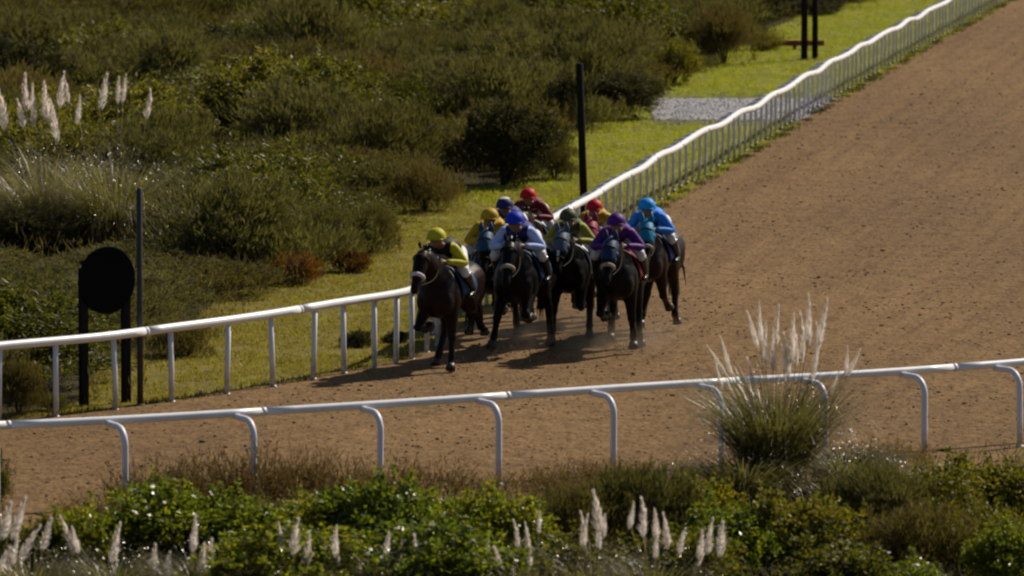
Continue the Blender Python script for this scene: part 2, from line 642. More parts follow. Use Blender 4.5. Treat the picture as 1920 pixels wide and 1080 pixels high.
tag(turf_mesh('verge_grass', 15000, turf_region(96, 140), M['turf_blade'], .02, .06), 'short yellowish grass growing on the verge behind the inner rail', 'grass', kind='stuff')
tag(turf_mesh('far_grass', 13000, turf_region(136, 232), M['turf_far'], .03, .10), 'bright green grass on the far verge beside the scrub', 'grass', kind='stuff')


def rail_foot():
    s = rng.uniform(2, INNER.L * .62)
    p = INNER.at(s); t = INNER.tan(s)
    p = p + np.array([-t[1], t[0]]) * (rng.normal(.20, .10))
    if nz(p[0], p[1], .9, 9) < -.05: return None
    return tuple(p)


tag(turf_mesh('rail_foot_grass', 2600, rail_foot, M['dark'], .03, .11, .0), 'dark grass tufts along the foot of the inner rail', 'grass', kind='stuff')


# ------------------------------------------------------------------ running rails
def goose_post(name, reach, r, foot=.02):
    """upright at the origin, neck bending over to +X and meeting the rail at height RAIL_H"""
    mb = MB()
    top = RAIL_H - .045
    bend = .24
    pts = [(0, 0, -.05), (0, 0, .4), (0, 0, top - bend)]
    for k in range(1, 7):
        a = math.pi / 2 * k / 6
        pts.append((bend * (1 - math.cos(a)), 0, top - bend + bend * math.sin(a)))
    pts += [(reach * .75, 0, top), (reach, 0, top + .005)]
    mb.loft(pts, r, n=10, side=(0, 1, 0))
    mb.loft([(0, 0, 0), (0, 0, .05)], [r * 1.5, r * 1.3], n=10, side=(0, 1, 0))
    return mesh_py(name, mb.v, mb.f, M['rail_post'])


def section(path, s0, s1, r, wob, mat, parent, steps):
    mb = MB()
    pts = []
    for k in range(steps + 1):
        s = s0 + (s1 - s0) * k / steps
        p = path.at(s)
        pts.append((p[0], p[1], RAIL_H + wob(s)))
    mb.loft(pts, r, n=14)
    o = mb.build('rail_tube', mat, parent)
    return o


def collar(path, s, r, wob, parent):
    p, t = path.at(s), path.tan(s)
    z = RAIL_H + wob(s)
    mb = MB().loft([(p[0] - t[0] * .03, p[1] - t[1] * .03, z), (p[0] + t[0] * .03, p[1] + t[1] * .03, z)], r + .003, n=14)
    mb.build('joint_collar', M['collar'], parent)


def find_s(path, px, reach_side, reach, s_lo=0, s_hi=None):
    ss = np.linspace(s_lo, s_hi or path.L, 1500)
    xs = []
    for s in ss:
        p, t = path.at(s), path.tan(s)
        n = np.array([-t[1], t[0]]) * reach_side
        b = p + n * reach
        xs.append(proj((b[0], b[1], 0))[0])
    return float(np.interp(px, xs, ss))


# inner rail: posts stand off on the field side (left of travel), necks reach over towards the track
inner = empty('running_rail', (0, 0, 0))
tag(inner, 'white inner running rail curving away behind the galloping horses to the top right', 'rail')
wob_in = lambda s: .018 * nz(s * .35, 1.7) * 2 + max(0, min(1, (s - 22) / 20)) * .028 * math.sin(s * 1.05 + 1.5 * nz(s * .12, 4)) 
near_px = [-190, -95, -2, 105, 217, 322, 425, 512, 587, 645, 702, 742, 772, 800]
REACH_I = .42
ss = [find_s(INNER, x, 1, .03, 0, 40) for x in near_px]
s = ss[-1]
while s < INNER.L * .66:
    s += .96
    ss.append(s)
pm = goose_post('post', REACH_I, .034)
ms = MB().loft([(0, 0, -.05), (0, 0, .5), (0, 0, RAIL_H - .03)], .042, n=12, side=(0, 1, 0)).loft([(0, 0, 0), (0, 0, .04)], [.06, .052], n=12, side=(0, 1, 0))
pst = mesh_py('post', ms.v, ms.f, M['rail_post'])       # upright kind, on the bend
for i, s in enumerate(ss):
    p, t = INNER.at(s), INNER.tan(s)
    n = np.array([-t[1], t[0]])
    b = p + n * (REACH_I if i > 15 else .03)
    o = link('post', pm if i > 15 else pst, inner, (b[0], b[1], wob_in(s)))
    o.rotation_euler = (R(rng.normal(0, .8)), R(rng.normal(0, .8)), math.atan2(-n[1], -n[0]) + R(rng.normal(0, 3)))
smax = ss[-1] + .5
s = 0.0
while s < smax:
    e = min(s + 3.84, smax)
    section(INNER, s, e, .066, wob_in, M['rail'], inner, 12)
    collar(INNER, e, .066, wob_in, inner)
    s = e

outer = empty('running_rail', (0, 0, 0))
tag(outer, 'white outer running rail on swan-neck posts crossing the foreground', 'rail')
REACH_O = .60
wob_out = lambda s: .012 * math.sin(s * .55 + 1)
pm = goose_post('post', REACH_O, .044)
for x in [-250, -5, 235, 475, 712, 935, 1150, 1353, 1547, 1733, 1912, 2085]:
    s = find_s(OUTER, x, -1, REACH_O)
    p, t = OUTER.at(s), OUTER.tan(s)
    n = np.array([t[1], -t[0]])
    b = p + n * REACH_O
    o = link('post', pm, outer, (b[0], b[1], wob_out(s)))
    o.rotation_euler = (R(rng.normal(0, .5)), R(rng.normal(0, .5)), math.atan2(-n[1], -n[0]))
s = 0.0
while s < OUTER.L - .1:
    e = min(s + 3.7, OUTER.L)
    section(OUTER, s, e, .056, wob_out, M['rail'], outer, 8)
    if e < OUTER.L - .2: collar(OUTER, e, .056, wob_out, outer)
    s = e


# ------------------------------------------------------------------ poles, board, beam
def pole(px, py, top_py, wpx, label, mat, lean_px=0, cat='pole', cap=True):
    b = unproj(px, py)
    k = px_per_m(b.y)
    h = (py - top_py) / k
    r = wpx / k / 2
    e = empty('pole', b)
    mb = MB().loft([(0, 0, -.1), (lean_px / k * .5, 0, h * .5), (lean_px / k, 0, h - r * .3), (lean_px / k, 0, h)], [r * 1.06, r, r * .95, r * .8], n=14)
    mb.build('shaft', mat, e)
    MB().ball((0, 0, .0), (r * 2.3, r * 2.3, .05)).build('footing', M['clod'], e)
    tag(e, label, cat)
    return e


pole(1096, 412, 117, 14, 'dark timber pole standing behind the inner rail beside the round shrub', M['pole'], -10)
pole(1508, 112, -70, 12, 'thicker dark timber pole, left of the pair on the far green verge', M['pole'])
pole(1528, 111, -75, 11, 'slim dark timber pole, right of the pair on the far green verge', M['pole'])
pole(263, 762, 348, 11, 'slim grey steel pole just right of the round black board', M['pole_grey'], 0)


def board():
    b = unproj(197, 757)
    k = px_per_m(b.y)
    e = empty('course_marker', b, R(38))
    tag(e, 'round black board carried on two posts behind the inner rail', 'sign')
    half = 38 / k / math.cos(R(38))
    r = 64 / k
    zc = (757 - 522) / k
    for sx in (-1, 1):
        MB().box((sx * half, 0, (zc + .20) / 2 - .05), (.062, .045, (zc + .20) / 2 + .05)).build('leg', M['pole'], e, False)
    n = 48
    mb = MB()
    ring = lambda y, rr: [Vector((rr * math.cos(2 * math.pi * i / n), y, zc + rr * math.sin(2 * math.pi * i / n))) for i in range(n)]
    for y, rr in ((-.046, r - .012), (-.05, r), (-.085, r), (-.09, r - .012)):
        mb.v += ring(y, rr)
    for j in range(3):
        for i in range(n):
            a, c = j * n + i, j * n + (i + 1) % n
            mb.f.append((a, c, c + n, a + n))
    mb.f += [tuple(reversed(range(n))), tuple(range(3 * n, 4 * n))]
    mb.build('disc', M['disc'], e, False)
    for z in (-.28, .28):
        MB().box((0, .012, zc + z), (half + .03, .03, .035)).build('crossbar', M['pole'], e, False)


board()

b = unproj(1490, 92)
bo = empty('timber_barrier', b)
k = px_per_m(b.y)
MB().box((0, 0, .17), (55 / k, .07, .075)).build('beam', M['beam'], bo, False)
for sx in (-.8, 0, .8):
    MB().box((sx * 50 / k, .0, .04), (.05, .05, .09)).build('foot', M['beam'], bo, False)
tag(bo, 'low red-brown timber beam lying across the far green verge behind two poles', 'barrier')


# ================================================================== VEGETATION
def rand_dirs(n):
    v = rng.normal(size=(n, 3))
    return v / np.linalg.norm(v, axis=1)[:, None]


def leaf_quads(c, d, L, W, bend=.15):
    """kite-shaped leaf at c, pointing along d; arrays"""
    n = len(c)
    r = rand_dirs(n)
    s = np.cross(d, r); s /= np.linalg.norm(s, axis=1)[:, None] + 1e-9
    u = np.cross(s, d)
    L, W = L[:, None], W[:, None]
    a = c
    b = c + d * L * .45 + s * W * .5 + u * L * bend * .3
    e = c + d * L * .45 - s * W * .5 + u * L * bend * .3
    t = c + d * L - u * L * bend
    V = np.stack([a, b, t, e], 1).reshape(-1, 3)
    return V, np.arange(n * 4).reshape(-1, 4)


def lobes(n, w, h, seed):
    r = np.random.default_rng(seed)
    out = []
    for i in range(n):
        a = r.uniform(0, 6.28)
        d = r.uniform(.0, .62) ** .8 * w * .5
        zz = h * r.uniform(.16, .70) * (1 - .40 * d / (w * .5))
        rad = r.uniform(.20, .34) * min(w, h * 1.4)
        out.append((d * math.cos(a), d * math.sin(a), zz, rad, rad * r.uniform(.8, 1.15) * min(1, h / w * 1.3)))
    return out


def shrub_mesh(name, kind, w, h, n, mat, seed):
    lb = lobes(13 if kind != 'mound' else 6, w, h, seed)
    which = rng.integers(0, len(lb), n)
    LB = np.array(lb)[which]
    d = rand_dirs(n)
    d[:, 2] = np.where(rng.random(n) < .75, np.abs(d[:, 2]), d[:, 2])
    rr = rng.random(n) ** .32
    # uneven outline: push some directions in and out
    f = 1 + .22 * np.sin(d[:, 0] * 5 + which) * np.sin(d[:, 1] * 6 + which * 2) + .12 * np.sin(d[:, 2] * 9 + which)
    c = np.stack([LB[:, 0] + d[:, 0] * LB[:, 3] * rr * f, LB[:, 1] + d[:, 1] * LB[:, 3] * rr * f, LB[:, 2] + d[:, 2] * LB[:, 4] * rr * f], -1)
    if kind in ('leafy', 'small'):      # leaves gather in tufts
        q = np.random.default_rng(seed + 99).integers(0, n, 230 if kind == 'leafy' else 300)
        pick = q[rng.integers(0, len(q), n)]
        tuft = c[pick] + rng.normal(0, .055, (n, 3)) * (1, 1, .8)
        keep = rng.random(n) < .72
        c = np.where(keep[:, None], tuft, c)
    # shoots that stand out past the crown
    m_ = int(n * .16)
    ns = 46
    sd_ = np.random.default_rng(seed + 5)
    root_i = sd_.integers(0, n, ns)
    hgt = sd_.uniform(.12, .42, ns) * min(1, h)
    ln_ = sd_.normal(0, .22, (ns, 2))
    wh = sd_.integers(0, ns, m_)
    tt_ = sd_.random(m_)
    c[:m_] = c[root_i[wh]] + np.stack([ln_[wh, 0] * tt_ * hgt[wh], ln_[wh, 1] * tt_ * hgt[wh], tt_ * hgt[wh]], -1) + sd_.normal(0, .03, (m_, 3)) * (1.3 - tt_)[:, None]
    c[:, 2] = np.abs(c[:, 2])
    if kind == 'feather':
        up = np.array([0, 0, 1.1]) + d * .55 + rng.normal(0, .28, (n, 3))
        up /= np.linalg.norm(up, axis=1)[:, None]
        V, Fq = leaf_quads(c, up, rng.uniform(.06, .19, n), rng.uniform(.010, .020, n), .1)
    elif kind == 'leafy':
        dd = d + rng.normal(0, .6, (n, 3)); dd /= np.linalg.norm(dd, axis=1)[:, None]
        V, Fq = leaf_quads(c, dd, rng.uniform(.05, .10, n), rng.uniform(.03, .055, n), .2)
    else:
        dd = d + rng.normal(0, .5, (n, 3)) + (0, 0, .3); dd /= np.linalg.norm(dd, axis=1)[:, None]
        V, Fq = leaf_quads(c, dd, rng.uniform(.05, .12, n), rng.uniform(.018, .035, n), .15)
    return mesh_np(name, V, Fq, mat)


def stem_mesh(name, w, h, seed):
    r = np.random.default_rng(seed)
    mb = MB()
    for i in range(7):
        a = r.uniform(0, 6.28)
        d = r.uniform(.1, .33) * w
        mb.loft([(0.03 * math.cos(a), .03 * math.sin(a), -.03), (d * .4 * math.cos(a), d * .4 * math.sin(a), h * .3), (d * math.cos(a + .3), d * math.sin(a + .3), h * .65)],
                [.028, .018, .007], n=5)
    return mesh_py(name, mb.v, mb.f, M['bark'])


KINDS = {}
def add_kind(key, kind, w, h, n, mat, count):
    KINDS[key] = [(shrub_mesh('crown', kind, w, h, n, M[mat], 11 * i + hash(key) % 1 + len(key)), stem_mesh('stems', w, h, i), w, h) for i in range(count)]


add_kind('heath', 'feather', 2.2, 1.5, 15000, 'heath', 3)
add_kind('greyheath', 'feather', 2.2, 1.4, 15000, 'heath2', 2)
add_kind('green', 'small', 2.2, 1.5, 12000, 'green', 3)
add_kind('dark', 'small', 2.0, 1.4, 15000, 'dark', 2)
add_kind('rust', 'feather', 1.2, .7, 4500, 'rust', 1)
add_kind('lush', 'leafy', 1.7, 1.3, 9500, 'lush', 4)
add_kind('midgreen', 'leafy', 1.9, 1.2, 9000, 'green', 2)

nshrub = 0


def shrub(key, loc, w, h, label, group=None, idx=None, cat='shrub', rz=None, name=None):
    global nshrub
    ms, st, mw, mh = KINDS[key][(nshrub if idx is None else idx) % len(KINDS[key])]
    nshrub += 1
    e = empty(name or 'shrub', (loc[0], loc[1], (loc[2] if len(loc) > 2 else 0) - .02), rng.uniform(0, 6.28) if rz is None else rz)
    e.scale = (w / mw, w / mw, h / mh)
    link('crown', ms, e)
    link('stems', st, e)
    tag(e, label, cat, group)
    return e


def shrub_px(key, px, py, wpx, hpx, label, **kw):
    b = unproj(px, py)
    k = px_per_m(b.y)
    w = wpx / k
    b.y += w * .35
    if hpx / k < .8: b.z = -.10
    return shrub(key, b, w * 1.1, hpx / k, label, **kw)


HERO = [
    ('dark', 672, 652, 62, 44, 'small dark shrub on the grass behind the rail, left of two'),
    ('dark', 738, 643, 56, 40, 'small dark shrub on the grass behind the rail, right of two'),
    ('rust', 560, 536, 118, 62, 'rust-brown heath shrub at the edge of the verge grass'),
    ('rust', 652, 512, 84, 50, 'smaller rust-tinged shrub right of the rust-brown heath shrub'),
    ('dark', 945, 352, 190, 160, 'large rounded dark shrub behind the red-capped rider'),
    ('heath', 1040, 338, 95, 76, 'low brownish shrub between the large round shrub and the timber pole'),
    ('dark', 1150, 226, 165, 90, 'broad dark shrub beside the pale gravel patch'),
    ('dark', 1056, 258, 100, 130, 'upright dark shrub left of the broad shrub by the gravel'),
    ('green', 610, 290, 290, 185, 'wide green shrub in the middle of the scrub'),
    ('green', 770, 262, 150, 130, 'yellow-green shrub right of the wide green shrub'),
    ('green', 555, 435, 150, 85, 'bright green leafy shrub above the rust-brown heath'),
    ('heath', 1360, 122, 150, 120, 'dark heath shrub overhanging the far green verge'),
    ('green', 1265, 160, 100, 95, 'green shrub at the near corner of the far verge'),
    ('green', 1432, 96, 70, 50, 'yellow-green bush at the left end of the timber beam'),
    ('dark', 40, 482, 150, 84, 'dark shrub below the silvery pampas mound'),
    ('dark', 404, 152, 52, 46, 'small black-green bush alone among pale heath'),
    ('heath', 345, 672, 140, 90, 'brown heath shrub behind the inner rail, right of the steel pole'),
    ('heath', 30, 782, 120, 110, 'brown heath shrub at the left end behind the inner rail'),
    ('greyheath', 104, 772, 60, 52, 'low grey heath shrub left of the round black board'),
    ('green', 480, 240, 110, 90, 'yellow-leaved shrub left of the wide green shrub'),
    ('heath', 690, 478, 120, 95, 'grey-brown heath shrub bordering the verge above the rust shrub'),
    ('heath', 800, 400, 150, 105, 'brown heath shrub bordering the verge behind the lead rider'),
]
HERO_XY = []
for key, px, py, w, h, lab in HERO:
    o = shrub_px(key, px, py, w, h, lab)
    HERO_XY.append((o.location.x, o.location.y, w / px_per_m(o.location.y) * .5))

# filler scrub, thrown like darts into the ground left of the verge edge
scrub_poly = np.array([(p.x, p.y) for p in EDGE] + [(unproj(1800, -60).x, 262), (-30, 262), (-30, EDGE[0].y)])
placed = list(HERO_XY) + [(unproj(90, 452).x, unproj(90, 452).y, 1.7), (unproj(215, 462).x, unproj(215, 462).y, 1.7), (unproj(300, 470).x, unproj(300, 470).y, 1.0), (unproj(197, 765).x, unproj(197, 765).y + .3, .9)]
tries = 0
cnt = 0
GRP = {'heath': 'brown heath', 'greyheath': 'grey heath', 'green': 'green leafy', 'dark': 'dark'}
LAB = {'heath': 'brown feathery heath shrub', 'greyheath': 'grey-green feathery heath shrub', 'green': 'olive-green leafy shrub', 'dark': 'very dark dense shrub'}
EDl = [Vector((p.x, p.y)) for p in EDGE]


def edge_dist(x, y):
    q = Vector((x, y)); best = 99
    for a, b2 in zip(EDl[:-1], EDl[1:]):
        ab = b2 - a
        t = max(0, min(1, (q - a).dot(ab) / ab.length_squared))
        best = min(best, (a + ab * t - q).length)
    return best


while cnt < 290 and tries < 40000:
    tries += 1
    y = 97 + 131 * rng.random()
    x = rng.uniform(-.098 * y, min(.082 * y, 14))
    if not in_poly(x, y, scrub_poly): continue
    ed = edge_dist(x, y)
    if ed < .75: continue
    w = rng.uniform(1.7, 3.1)
    w = min(w, ed * 1.55)
    if any((x - a) ** 2 + (y - b2) ** 2 < (.42 * w + r_ * .7) ** 2 for a, b2, r_ in placed): continue
    placed.append((x, y, w * .5))
    v = nz(x, y, .11, 3) + .25 * rng.normal() * .5
    if v > .13: key = 'green'
    elif v < -.42 and y > 150: key = 'dark'
    elif v < -.02: key = 'greyheath'
    else: key = 'heath'
    if y > 195 and rng.random() < .3: key = 'dark'
    h = w * rng.uniform(.48, .74)
    if x < -5.2 and 104 < y < 125:
        h = min(h, .62); key = 'heath' if key in ('dark', 'green') else key
    qx, qy = proj((x, y, .5))
    band = 'at the top edge' if qy < 60 else 'in the upper part' if qy < 190 else 'in the middle part' if qy < 360 else 'in the lower part'
    side = 'far left' if qx < 180 else 'left' if qx < 400 else 'left of centre' if qx < 640 else 'centre' if qx < 860 else 'right of centre' if qx < 1080 else 'right' if qx < 1290 else 'far right'
    lab_n = {k: v + ', %s scrub, %s' % (band.replace('at the ', '').replace('in the ', '').replace(' part', ''), side) for k, v in LAB.items()}
    group_n = {k: v + ' shrubs %s of the scrub, %s' % (band, side) for k, v in GRP.items()}
    shrub(key, (x, y), w * 1.5, h * rng.uniform(.75, 1.3), lab_n[key], group=group_n[key])
    cnt += 1
by = {}
for o in list(COL.objects):
    if o.get('category') == 'shrub' and o.get('group'): by.setdefault(o['label'], []).append(o)
ORD = 'first second third fourth fifth sixth seventh eighth ninth tenth eleventh twelfth thirteenth fourteenth fifteenth sixteenth seventeenth eighteenth nineteenth twentieth'.split()
for lab, os_ in by.items():
    if 1 < len(os_) <= 20:
        os_.sort(key=lambda o: proj(o.location)[0])
        for i, o in enumerate(os_): o['label'] = lab + ', %s from the left' % ORD[i]

# low undergrowth between the shrubs
def under_region():
    y = rng.uniform(97, 240)
    x = rng.uniform(-.125 * y, min(.085 * y, 15))
    return (x, y) if in_poly(x, y, scrub_poly) else None


P = []
while len(P) < 60000:
    q = under_region()
    if q: P.append(q)
P = np.array(P)
c = np.concatenate([P, rng.uniform(0, .5, (len(P), 1))], 1)
d = rng.normal(0, .4, (len(P), 3)) + (0, 0, 1); d /= np.linalg.norm(d, axis=1)[:, None]
V, Fq = leaf_quads(c, d, rng.uniform(.10, .30, len(P)), rng.uniform(.012, .026, len(P)), .1)
tag(link('undergrowth', mesh_np('undergrowth', V, Fq, M['heath'])), 'low brown-green undergrowth filling gaps between the scrub shrubs', 'undergrowth', kind='stuff')


def front_cover():
    Pf = []
    while len(Pf) < 26000:
        x, y = rng.uniform(-17, 19), rng.uniform(72, 97)
        yo = np.interp(x, OUTER.p[:, 0], OUTER.p[:, 1])
        if y < yo - 2.2 - .35 * nz(x, 3.1, .9): Pf.append((x, y))
    Pf = np.array(Pf)
    c = np.concatenate([Pf, rng.uniform(0, .22, (len(Pf), 1))], 1)
    d = rng.normal(0, .5, (len(Pf), 3)) + (0, 0, 1); d /= np.linalg.norm(d, axis=1)[:, None]
    V, Fq = leaf_quads(c, d, rng.uniform(.10, .28, len(Pf)), rng.uniform(.012, .03, len(Pf)), .15)
    tag(link('ground_cover', mesh_np('ground_cover', V, Fq, M['heath2'])), 'low olive ground cover between the foreground shrubs and the outer rail', 'ground cover', kind='stuff')


front_cover()

# ------------------------------------------------------------------ pampas grass
def plume_mesh(L, rad, seed, droop=.12):
    r = np.random.default_rng(seed)
    n = 330
    t = r.random(n) ** .95 * .88
    axis = lambda tt: np.stack([droop * tt ** 2 * L, 0 * tt, tt * L], -1)
    env = rad * np.clip((t + .02) ** .45 * (1.02 - t) ** .9 * 2.0, 0, 1)
    a = r.uniform(0, 6.28, n)
    out = np.stack([np.cos(a), np.sin(a), 0 * a], -1)
    c = axis(t) + out * (env * r.random(n))[:, None] * .6
    d = out * (.50 * (1 - t))[:, None] + np.array([droop, 0, 1.0]); d /= np.linalg.norm(d, axis=1)[:, None]
    ln = r.uniform(.10, .20, n) * (L / .65) * (1 - .62 * t)
    V, Fq = leaf_quads(c, d, ln, r.uniform(.005, .010, n), .12)
    return mesh_np('plume', V, Fq, M['plume'])


PLUMES = [plume_mesh(.62, .055, 1, .08), plume_mesh(.70, .06, 2, -.12), plume_mesh(.58, .045, 3, .2), plume_mesh(.66, .07, 4, -.02)]


def blades_mesh(n, rad, lmin, lmax, seed, up=1.0):
    """arching ribbons"""
    r = np.random.default_rng(seed)
    seg = 7
    a = r.uniform(0, 6.28, n)
    L = r.uniform(lmin, lmax, n)
    out = np.stack([np.cos(a), np.sin(a)], -1)
    base = out * (r.random(n) ** .6 * rad * .35)[:, None]
    tilt = r.uniform(.10, .75, n) * (2 - up)
    w = r.uniform(.005, .011, n)
    tw = r.uniform(-.8, .8, n)
    side = np.stack([-np.sin(a + tw), np.cos(a + tw)], -1)
    rows = []
    pos_r = np.zeros(n); pos_z = np.zeros(n)
    for k in range(seg + 1):
        t = k / seg
        ang = tilt + t ** 1.6 * r.uniform(.7, 1.9, n) * (1.6 - .45 * up)
        if k:
            pos_r = pos_r + np.sin(ang) * L / seg
            pos_z = pos_z + np.cos(ang) * L / seg
        ww = w * (1 - t ** 2 * .9)
        for sg in (-1, 1):
            rows.append(np.stack([base[:, 0] + out[:, 0] * pos_r + side[:, 0] * ww * sg, base[:, 1] + out[:, 1] * pos_r + side[:, 1] * ww * sg, np.maximum(pos_z, .02)], -1))
    V = np.stack(rows, 1)      # n, 2(seg+1), 3
    m = 2 * (seg + 1)
    base_i = (np.arange(n) * m)[:, None, None]
    q = np.array([[2 * k, 2 * k + 1, 2 * k + 3, 2 * k + 2] for k in range(seg)])[None]
    return mesh_np('blades', V.reshape(-1, 3), (base_i + q).reshape(-1, 4), M['blade'], True)


BL = [blades_mesh(1700, .75, 1.0, 2.1, 5, 1.35), blades_mesh(900, .6, .7, 1.3, 6), blades_mesh(2200, 1.7, 1.6, 3.0, 7, .95)]


def glint_mesh(n, rad, hgt, seed):
    """small glossy facets added over the clump to make sun sparkles; not part of the plant"""
    r = np.random.default_rng(seed)
    a = r.uniform(0, 6.28, n); d = r.random(n) ** .5
    c = np.stack([np.cos(a) * d * rad, np.sin(a) * d * rad, hgt * (1 - d ** 2 * .8) * r.uniform(.35, 1.0, n)], -1)
    nrm = np.array([.46, -.40, .79]) + r.normal(0, .30, (n, 3)); nrm /= np.linalg.norm(nrm, axis=1)[:, None]  # normals gathered round the angle that mirrors the sun into the camera
    t = np.cross(nrm, r.normal(size=(n, 3))); t /= np.linalg.norm(t, axis=1)[:, None]
    s_ = np.cross(nrm, t)
    L = r.uniform(.005, .016, n)[:, None]; W = r.uniform(.002, .005, n)[:, None]
    V = np.stack([c - t * L, c + s_ * W, c + t * L, c - s_ * W], 1).reshape(-1, 3)
    return mesh_np('glint_facets', V, np.arange(n * 4).reshape(-1, 4), M['glint'])


GLINTS = [glint_mesh(3600, 1.45, 1.45, 1), glint_mesh(2000, 1.0, 1.0, 2), glint_mesh(7000, 1.9, 2.1, 3)]


def pampas(base, blades, bscale, plumes, label, cat='pampas grass', group=None, lenscale=1.0):
    """plumes: list of (px_tip, py_tip, px_foot_of_plume, py_foot) read in the picture, set at the clump's own depth"""
    e = empty('pampas_grass', base)
    o = link('blades', BL[blades], e)
    o.scale = (bscale[0], bscale[0], bscale[1])
    o.rotation_euler.z = rng.uniform(0, 6.28)
    tp = link('glint_facets', GLINTS[{0: 0, 1: 1, 2: 2}[blades]], e)  # added sparkle facets, no real part of the grass
    tp.scale = (1, 1, bscale[1]); tp['kind'] = 'stuff'
    for (tx, ty, fx, fy) in plumes:
        dep = base.y + rng.normal(0, .22)
        k = F_PX / dep
        # heights at this depth
        def at(px, py):
            t = dep / (CP + (540 - py) / F_PX * SP)
            return Vector(((px - 960) / F_PX * t, dep, CAM_H + t * (-SP + (540 - py) / F_PX * CP)))
        tip, foot = at(tx, ty), at(fx, fy)
        L = (tip - foot).length
        i = int(rng.integers(0, 4))
        ml = [.62, .70, .58, .66][i]
        p = link('plume', PLUMES[i], e, foot - base)
        dv = (tip - foot).normalized()
        p.rotation_euler = dv.to_track_quat('Z', 'X').to_euler()
        p.scale = (lenscale * L / ml * rng.uniform(.8, 1.15),) * 2 + (L / ml,)
        root = Vector((base.x + (foot.x - base.x) * .25, base.y + rng.normal(0, .08), 0))
        mid = root.lerp(foot, .6) + Vector((0, 0, .06))
        s_ = MB().loft([root - base, mid - base, foot - base + dv * L * .3], [.008, .006, .004], n=5)
        s_.build('stalk', M['stem'], e)
    tag(e, label, cat, group)
    return e


def sp(x, y, L, lean=0.0):
    lean += rng.normal(0, 5)
    """a plume by its tip: length and lean in pixels"""
    return (x, y, x + lean, y + L)


# the big clump in front of the outer rail
base = unproj(1452, 925)
pl = [sp(1400, 578, 78, 18), sp(1419, 562, 92, 12), sp(1432, 600, 90, 6), sp(1452, 567, 84, 6), sp(1446, 610, 92, 2), sp(1470, 618, 90, 0), sp(1484, 582, 100, -4),
      sp(1497, 600, 88, -4), sp(1521, 546, 110, -6), sp(1512, 580, 104, -6), sp(1558, 556, 110, -30), sp(1540, 600, 92, -12), sp(1534, 630, 88, -16), sp(1592, 646, 60, -14),
      sp(1618, 652, 58, -24), sp(1350, 626, 82, 22), sp(1326, 640, 68, 34), sp(1332, 668, 64, 20), sp(1406, 666, 66, 12), sp(1465, 640, 80, 2), sp(1572, 690, 52, -14)]
pampas(base, 0, (.98, 1.18), pl, 'tall pampas clump with upright silvery plumes in front of the outer rail', lenscale=.62)
link_dummy = None
o = pampas(unproj(1392, 945), 1, (1.15, .9), [], 'low leafy grass mound at the left foot of the tall pampas clump', 'grass clump')
o = pampas(unproj(1588, 925), 1, (1.0, .85), [], 'low leafy grass mound at the right foot of the tall pampas clump', 'grass clump')

# upper left: plumes rising out of the scrub, silvery mound under them
base = unproj(90, 452)
pampas(base, 2, (1.0, .95), [sp(6, 160, 85, 6), sp(33, 135, 75, 8), sp(38, 180, 62, 2), sp(58, 152, 62, 8), sp(76, 148, 84, 8), sp(70, 180, 60, -2), sp(94, 180, 88, 12),
                             sp(113, 128, 76, -2), sp(128, 140, 55, 6)], 'silvery pampas clump with a crowd of plumes at the left edge of the scrub')
pampas(unproj(215, 462), 2, (.95, .95), [sp(154, 175, 60, -6), sp(200, 132, 78, 0), sp(222, 140, 56, 6), sp(236, 135, 60, -6), sp(294, 166, 58, -14)],
       'silvery pampas clump with five separate plumes behind the round board')

